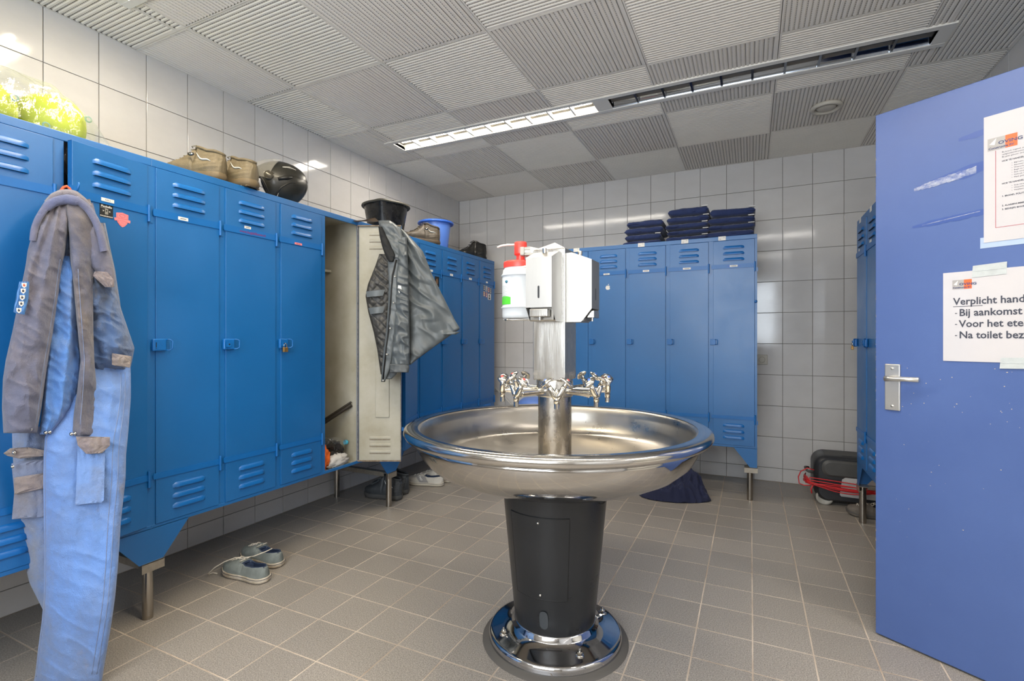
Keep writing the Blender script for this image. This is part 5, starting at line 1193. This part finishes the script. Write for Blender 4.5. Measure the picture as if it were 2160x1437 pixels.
shell([(-.205, .30, .215, .300, .04, -.112), (-.225, .31, .200, .318, .05, -.104), (-.235, .31, .19, .325, .05, -.088)], vg, 'lid_ridge')
b = B(); b.smooth = True
b.grid([[(x, y, z+.0018) for x in np.linspace(-.20, .30, 4)] for y, z in ((-.10, .318), (-.08, .336), (-.04, .343), (.08, .343))]); b.build('lid_top', vg, vc)
for k in range(4):
    b = B(); b.tube([(-.13+.01*k, -.100+.014*k, .328+.0045*k), (.30, -.100+.014*k, .328+.0045*k)], .0028, 6); b.build('lid_rib', vb, vc)
b = B(); b.prism([(-.118, .085), (-.105, .190), (-.085, .205), (.30, .205), (.30, .070), (-.11, .075)], -.108, -.1035); b.mi = 1; b.prism([(.0, .145), (.12, .142), (.12, .158), (.0, .161)], -.1095, -.108); b.mi = 1
b.text('B', .020, T(.055, -.1088, .118), bold=.001); b.prism([(.070, .121), (.13, .118), (.13, .126), (.070, .129)], -.1088, -.108); b.build('case_label', [vw, M['black']], vc)
b = B(); wm = (-.205, -.085, .052)
b.lathe([(.0001, -.012), (.036, -.012), (.040, -.010), (.052, -.010), (.0525, .010), (.040, .010), (.036, .006), (.0001, .006)], 40, T(*wm) @ Rx(pi/2)); b.build('wheel', mat('wheel_grey', '#9A978F', .5), vc)
b = B(); b.tube([(-.268, -.06, .21), (-.30, -.06, .215), (-.312, -.06, .225), (-.312, .02, .225), (-.29, .04, .22)], .009, 8); b.build('carry_grip', vg, vc)
rc = thing('power_cable', 'bright red cable coiled round the vacuum case', 'cable', (.67, 4.15, .0)); b = B(); random.seed(6)
for k in range(11):
    z = .150+.055*nz(k*1.7, 3, 1)+(k % 3-1)*.010; sag = random.uniform(-.055, .015); y = -.117-.007*(k % 4); pts = []
    for u in np.linspace(0, 1, 18): pts.append((-.295+.62*u, y-.010*sin(pi*u)+.002*sin(u*9+k), z+sag*sin(pi*min(1, u*1.25))+.05*(u-.5)*((k % 3)-1)*.6+.03*(k == 0)))
    back = [(.33, -.02, z), (.33, .10, z)] if False else []
    loop = [(-.318+.004*(k % 3), -.09, z+.008*k/4), (-.33+.01*random.random(), -.03, z+.01), (-.31, .02, z+.012)]
    b.tube(loop[::-1]+pts, .0036, 6)
b.tube([(-.27, -.12, .15), (-.29, -.13, .11), (-.285, -.13, .08)], .005, 6); b.tube([(-.27, -.12, .24), (-.31, -.12, .25), (-.35, -.11, .22), (-.365, -.11, .18), (-.36, -.11, .135), (-.33, -.115, .125), (-.29, -.118, .13)], .0036, 6)
b.build('coil', mat('cable_red', '#C4262A', .4), rc)
# ------------------------------------------------------------------ inside the open locker
def crumple(name, label, cat, loc, rx, ry, rz_, m, seed, n=40, amp=.35, group=None, rot=0):
    t = thing(name, label, cat, loc, rot, group); rows_ = []
    for j in range(n//2+1):
        e = -pi/2+pi*j/(n//2); row = []
        for i in range(n):
            a = 2*pi*i/n; d_ = Vector((cos(e)*cos(a), cos(e)*sin(a), sin(e))); q = 1+amp*(1-2.2*abs(noise.noise(d_*1.9+Vector((seed, 0, 0)))))*.8+amp*.5*(1-2*abs(noise.noise(d_*4.5+Vector((0, seed, 0)))))-amp*.6
            row.append((d_.x*rx*q, d_.y*ry*q, max(0.0, rz_+d_.z*rz_*q)))
        rows_.append(row)
    b = B(); b.grid(rows_, True); b.sm = [False]*len(b.sm) if 'bag' in name else b.sm; b.build('crumpled_sheet', m, t); return t
IZ = Z0+.0045; oy = 1.2115+3*PIT
crumple('orange_vest', 'orange fabric crumpled at the bottom of the open locker', 'clothes', (-2.30, oy+.055, IZ), .05, .045, .075, M['orange'], 2.2)
crumple('rubbish_bag', 'crumpled black plastic bag in the open locker beside the white rag', 'bag', (-2.36, oy+.165, IZ), .085, .085, .075, mat('bag_black', '#2A2724', .22), 5.1)
crumple('rag', 'crumpled white rag at the front of the open locker floor', 'cloth', (-2.272, oy+.155, IZ), .030, .090, .038, mat('rag_white', '#C4C0BA', .7), 7.4)
def film_mat(name='clear_plastic_film', col='#F2F4F0', lo=.07, hi=.42):
    if name in MATS: return MATS[name]
    m = bpy.data.materials.new(name); m.use_nodes = True; N = m.node_tree.nodes; L = m.node_tree.links; N.remove(N['Principled BSDF']); out = N['Material Output']
    tr = N.new('ShaderNodeBsdfTransparent'); tr.inputs[0].default_value = (.96, .97, .95, 1); gl_ = N.new('ShaderNodeBsdfGlossy'); gl_.inputs[0].default_value = (1, 1, 1, 1); gl_.inputs['Roughness'].default_value = .12
    df = N.new('ShaderNodeBsdfTranslucent'); df.inputs[0].default_value = (.35, .36, .34, 1); df2 = N.new('ShaderNodeBsdfDiffuse'); df2.inputs[0].default_value = (*lin(col), 1)
    m0 = N.new('ShaderNodeMixShader'); L.new(df.outputs[0], m0.inputs[1]); L.new(df2.outputs[0], m0.inputs[2]); m0.inputs[0].default_value = .5
    m1 = N.new('ShaderNodeMixShader'); m1.inputs[0].default_value = .5; L.new(m0.outputs[0], m1.inputs[1]); L.new(gl_.outputs[0], m1.inputs[2])
    lw_ = N.new('ShaderNodeLayerWeight'); lw_.inputs[0].default_value = .35; r = N.new('ShaderNodeMapRange'); r.inputs[3].default_value = lo; r.inputs[4].default_value = hi; L.new(lw_.outputs['Facing'], r.inputs[0])
    m2 = N.new('ShaderNodeMixShader'); L.new(r.outputs[0], m2.inputs[0]); L.new(tr.outputs[0], m2.inputs[1]); L.new(m1.outputs[0], m2.inputs[2]); L.new(m2.outputs[0], out.inputs[0])
    g = N.new('ShaderNodeNewGeometry'); n = N.new('ShaderNodeTexNoise'); n.inputs['Scale'].default_value = 24; n.inputs['Detail'].default_value = 4; L.new(g.outputs['Position'], n.inputs[0]); bp_ = N.new('ShaderNodeBump'); bp_.inputs['Strength'].default_value = .9; bp_.inputs['Distance'].default_value = .01; L.new(n.outputs[0], bp_.inputs['Height'])
    for s_ in (gl_, df2): L.new(bp_.outputs[0], s_.inputs['Normal'])
    MATS[name] = m; return m
FM = film_mat()
def bottle(label, loc, rot):
    t = thing('plastic_bottle', label, 'bottle', loc, 0, 'empty clear bottles in the open locker'); t.rotation_euler = rot
    b = B(); b.lathe([(.0001, .004), (.022, 0), (.034, .004), (.036, .02), (.0345, .04), (.036, .05), (.0345, .07), (.036, .08), (.034, .10), (.036, .12), (.036, .15), (.028, .185), (.014, .205), (.0125, .215)], 32); b.build('bottle_body', FM, t)
    b = B(); b.lathe([(.0145, .211), (.0145, .228), (.013, .230), (.0001, .230)], 20); b.build('bottle_cap', mat('cap_cyan', '#4EB6D6', .4), t)
bottle('empty clear bottle with a pale blue cap on the rubbish in the open locker', (-2.36, oy+.06, IZ+.145), (radians(-96), 0, radians(-12)))
bottle('second empty clear plastic bottle, deeper in the open locker', (-2.45, oy+.05, IZ+.185), (radians(-85), 0, radians(20)))
bar = thing('metal_bar', 'dark metal bar leaning diagonally inside the open locker', 'bar', (-2.70, oy+.03, IZ+.0)); 
b = B(); bx0, bx1 = Vector((.02, .03, .06)), Vector((.42, .255, .36)); b.cyl(bx0, bx1, .013, n=10); b.cyl(bx0+Vector((0, 0, .018)), bx1+Vector((0, 0, .018)), .006, n=8); b.build('bar_tube', mat('bar_dark', '#3B352E', .5, metal=.4), bar)
sh = thing('red_cap', 'small red object on the inner shelf of the open locker', 'cap', (-2.47, oy+.16, 1.601)); b = B(); b.lathe([(.018, 0), (.018, .016), (.012, .020), (.0001, .021)], 20); b.build('cap_body', mat('cap_red', '#A3202C', .4), sh)
b = B(); b.cyl((0, 0, 0), (.16, 0, 0), .008, n=12); b.ball((.16, 0, 0), .013, .013, .013, 12, 8); o = b.build('coat_rail', M['beige'], bankC, (3*PIT+.006, .22, 1.555)); 
# ------------------------------------------------------------------ bag of lime garments on the nearest lockers
lime = mat('lime_plastic', '#C3CE2C', .6, vary=.12, vscale=9, bump=.3, bscale=90)
BY = 1.2115
def lump(label, loc, r, seed, rot=0):
    t = thing('lime_garment', label, 'clothes', loc, rot); rows_ = []; n = 48
    for j in range(25):
        e = pi*j/24-pi/2; rows_.append([(r[0]*math.copysign(abs(cos(e))**.7, cos(e))*cos(a)*(1+.07*nz(cos(a)*2+seed, sin(a)*2, e)), r[1]*abs(cos(e))**.7*sin(a)*(1+.07*nz(cos(a)*2, sin(a)*2+seed, e)), r[2]+r[2]*math.copysign(abs(sin(e))**.8, sin(e))*(1+.06*nz(a, e, seed))) for a in np.linspace(0, 2*pi, n+1)[:-1]])
    b = B(); b.grid(rows_, True); b.build('folded_cloth', lime, t)
    b = B()
    for (y, z) in ((-.06, .5), (.07, 1.25)): 
        xx = r[0]*.93; b.lathe([(.007, .003), (.0105, .005), (.013, .001)], 18, T(xx*.98, y, r[2]*z) @ Ry(pi/2))
    b.build('eyelet', mat('eyelet_teal', '#6F9C8E', .3), t)
lump('lime green folded rainwear in the clear bag, nearer the open locker door', (-2.47, .985, TOP), (.125, .10, .098), 3)
lump('lime green folded rainwear at the left edge of the photo inside the clear bag', (-2.46, .76, TOP), (.135, .115, .085), 9)
pbg = thing('plastic_bag', 'crinkled clear plastic bag draped over the lime green rainwear on the nearest lockers', 'bag', (-2.45, .90, TOP))
b = B(); n = 90; rows_ = []
for j in range(n+1):
    v = j/n; y = -.32+v*.66; row = []
    hy = .205*math.exp(-((y+.05)/.22)**4)+.012
    for i in range(n+1):
        u = i/n; a = pi*u; wx = .175*(1-.5*max(0, (y-.1)/.24)); x = -wx*math.copysign(abs(cos(a))**.8, cos(a))
        z = hy*sin(a)**.55 if 0 < u < 1 else 0
        rg = (1-2.4*abs(nz(x*7+y*5, y*4-x*3, z*4)))*.016+(1-2.4*abs(nz(x*20, y*15+x*9, z*13)))*.006
        row.append((x+rg*.7, y, max(.003, z+rg)))
    rows_.append(row)
b.grid(rows_)
b.grid([[(.170+.018*v+.008*nz(u*5, v*6, 1), (-.015+.085*u)*(1-.72*v)+.058*v-.0, .03*(1-v)-.155*v+.004*nz(u*9, v*3, 2)) for u in np.linspace(0, 1, 26)] for v in np.linspace(0, 1, 26)])
b.build('film', FM, pbg)
# ------------------------------------------------------------------ behind the basin
tub = thing('plastic_tub', 'light blue plastic tub behind the basin, its rounded edge showing under the taps', 'tub', (-1.80, 4.28, 0))
b = B(); b.lathe([(.0001, 0), (.13, 0), (.17, .25), (.18, .50), (.165, .565), (.12, .60), (.0001, .615)], 48); b.build('tub_body', mat('tub_light_blue', '#6C8FDA', .4), tub)
pp = thing('wall_pipe', 'thin white tube slanting across the back wall tiles left of the taps', 'pipe', (-2.2, 4.50, .45)); b = B(); b.tube([(-.14, 0, .20), (-.02, 0, .10), (.10, 0, -.02), (.22, .0, -.12), (.30, 0, -.45)], .006, 8); b.build('tube', mat('pipe_white', '#CFCBC4', .4), pp)
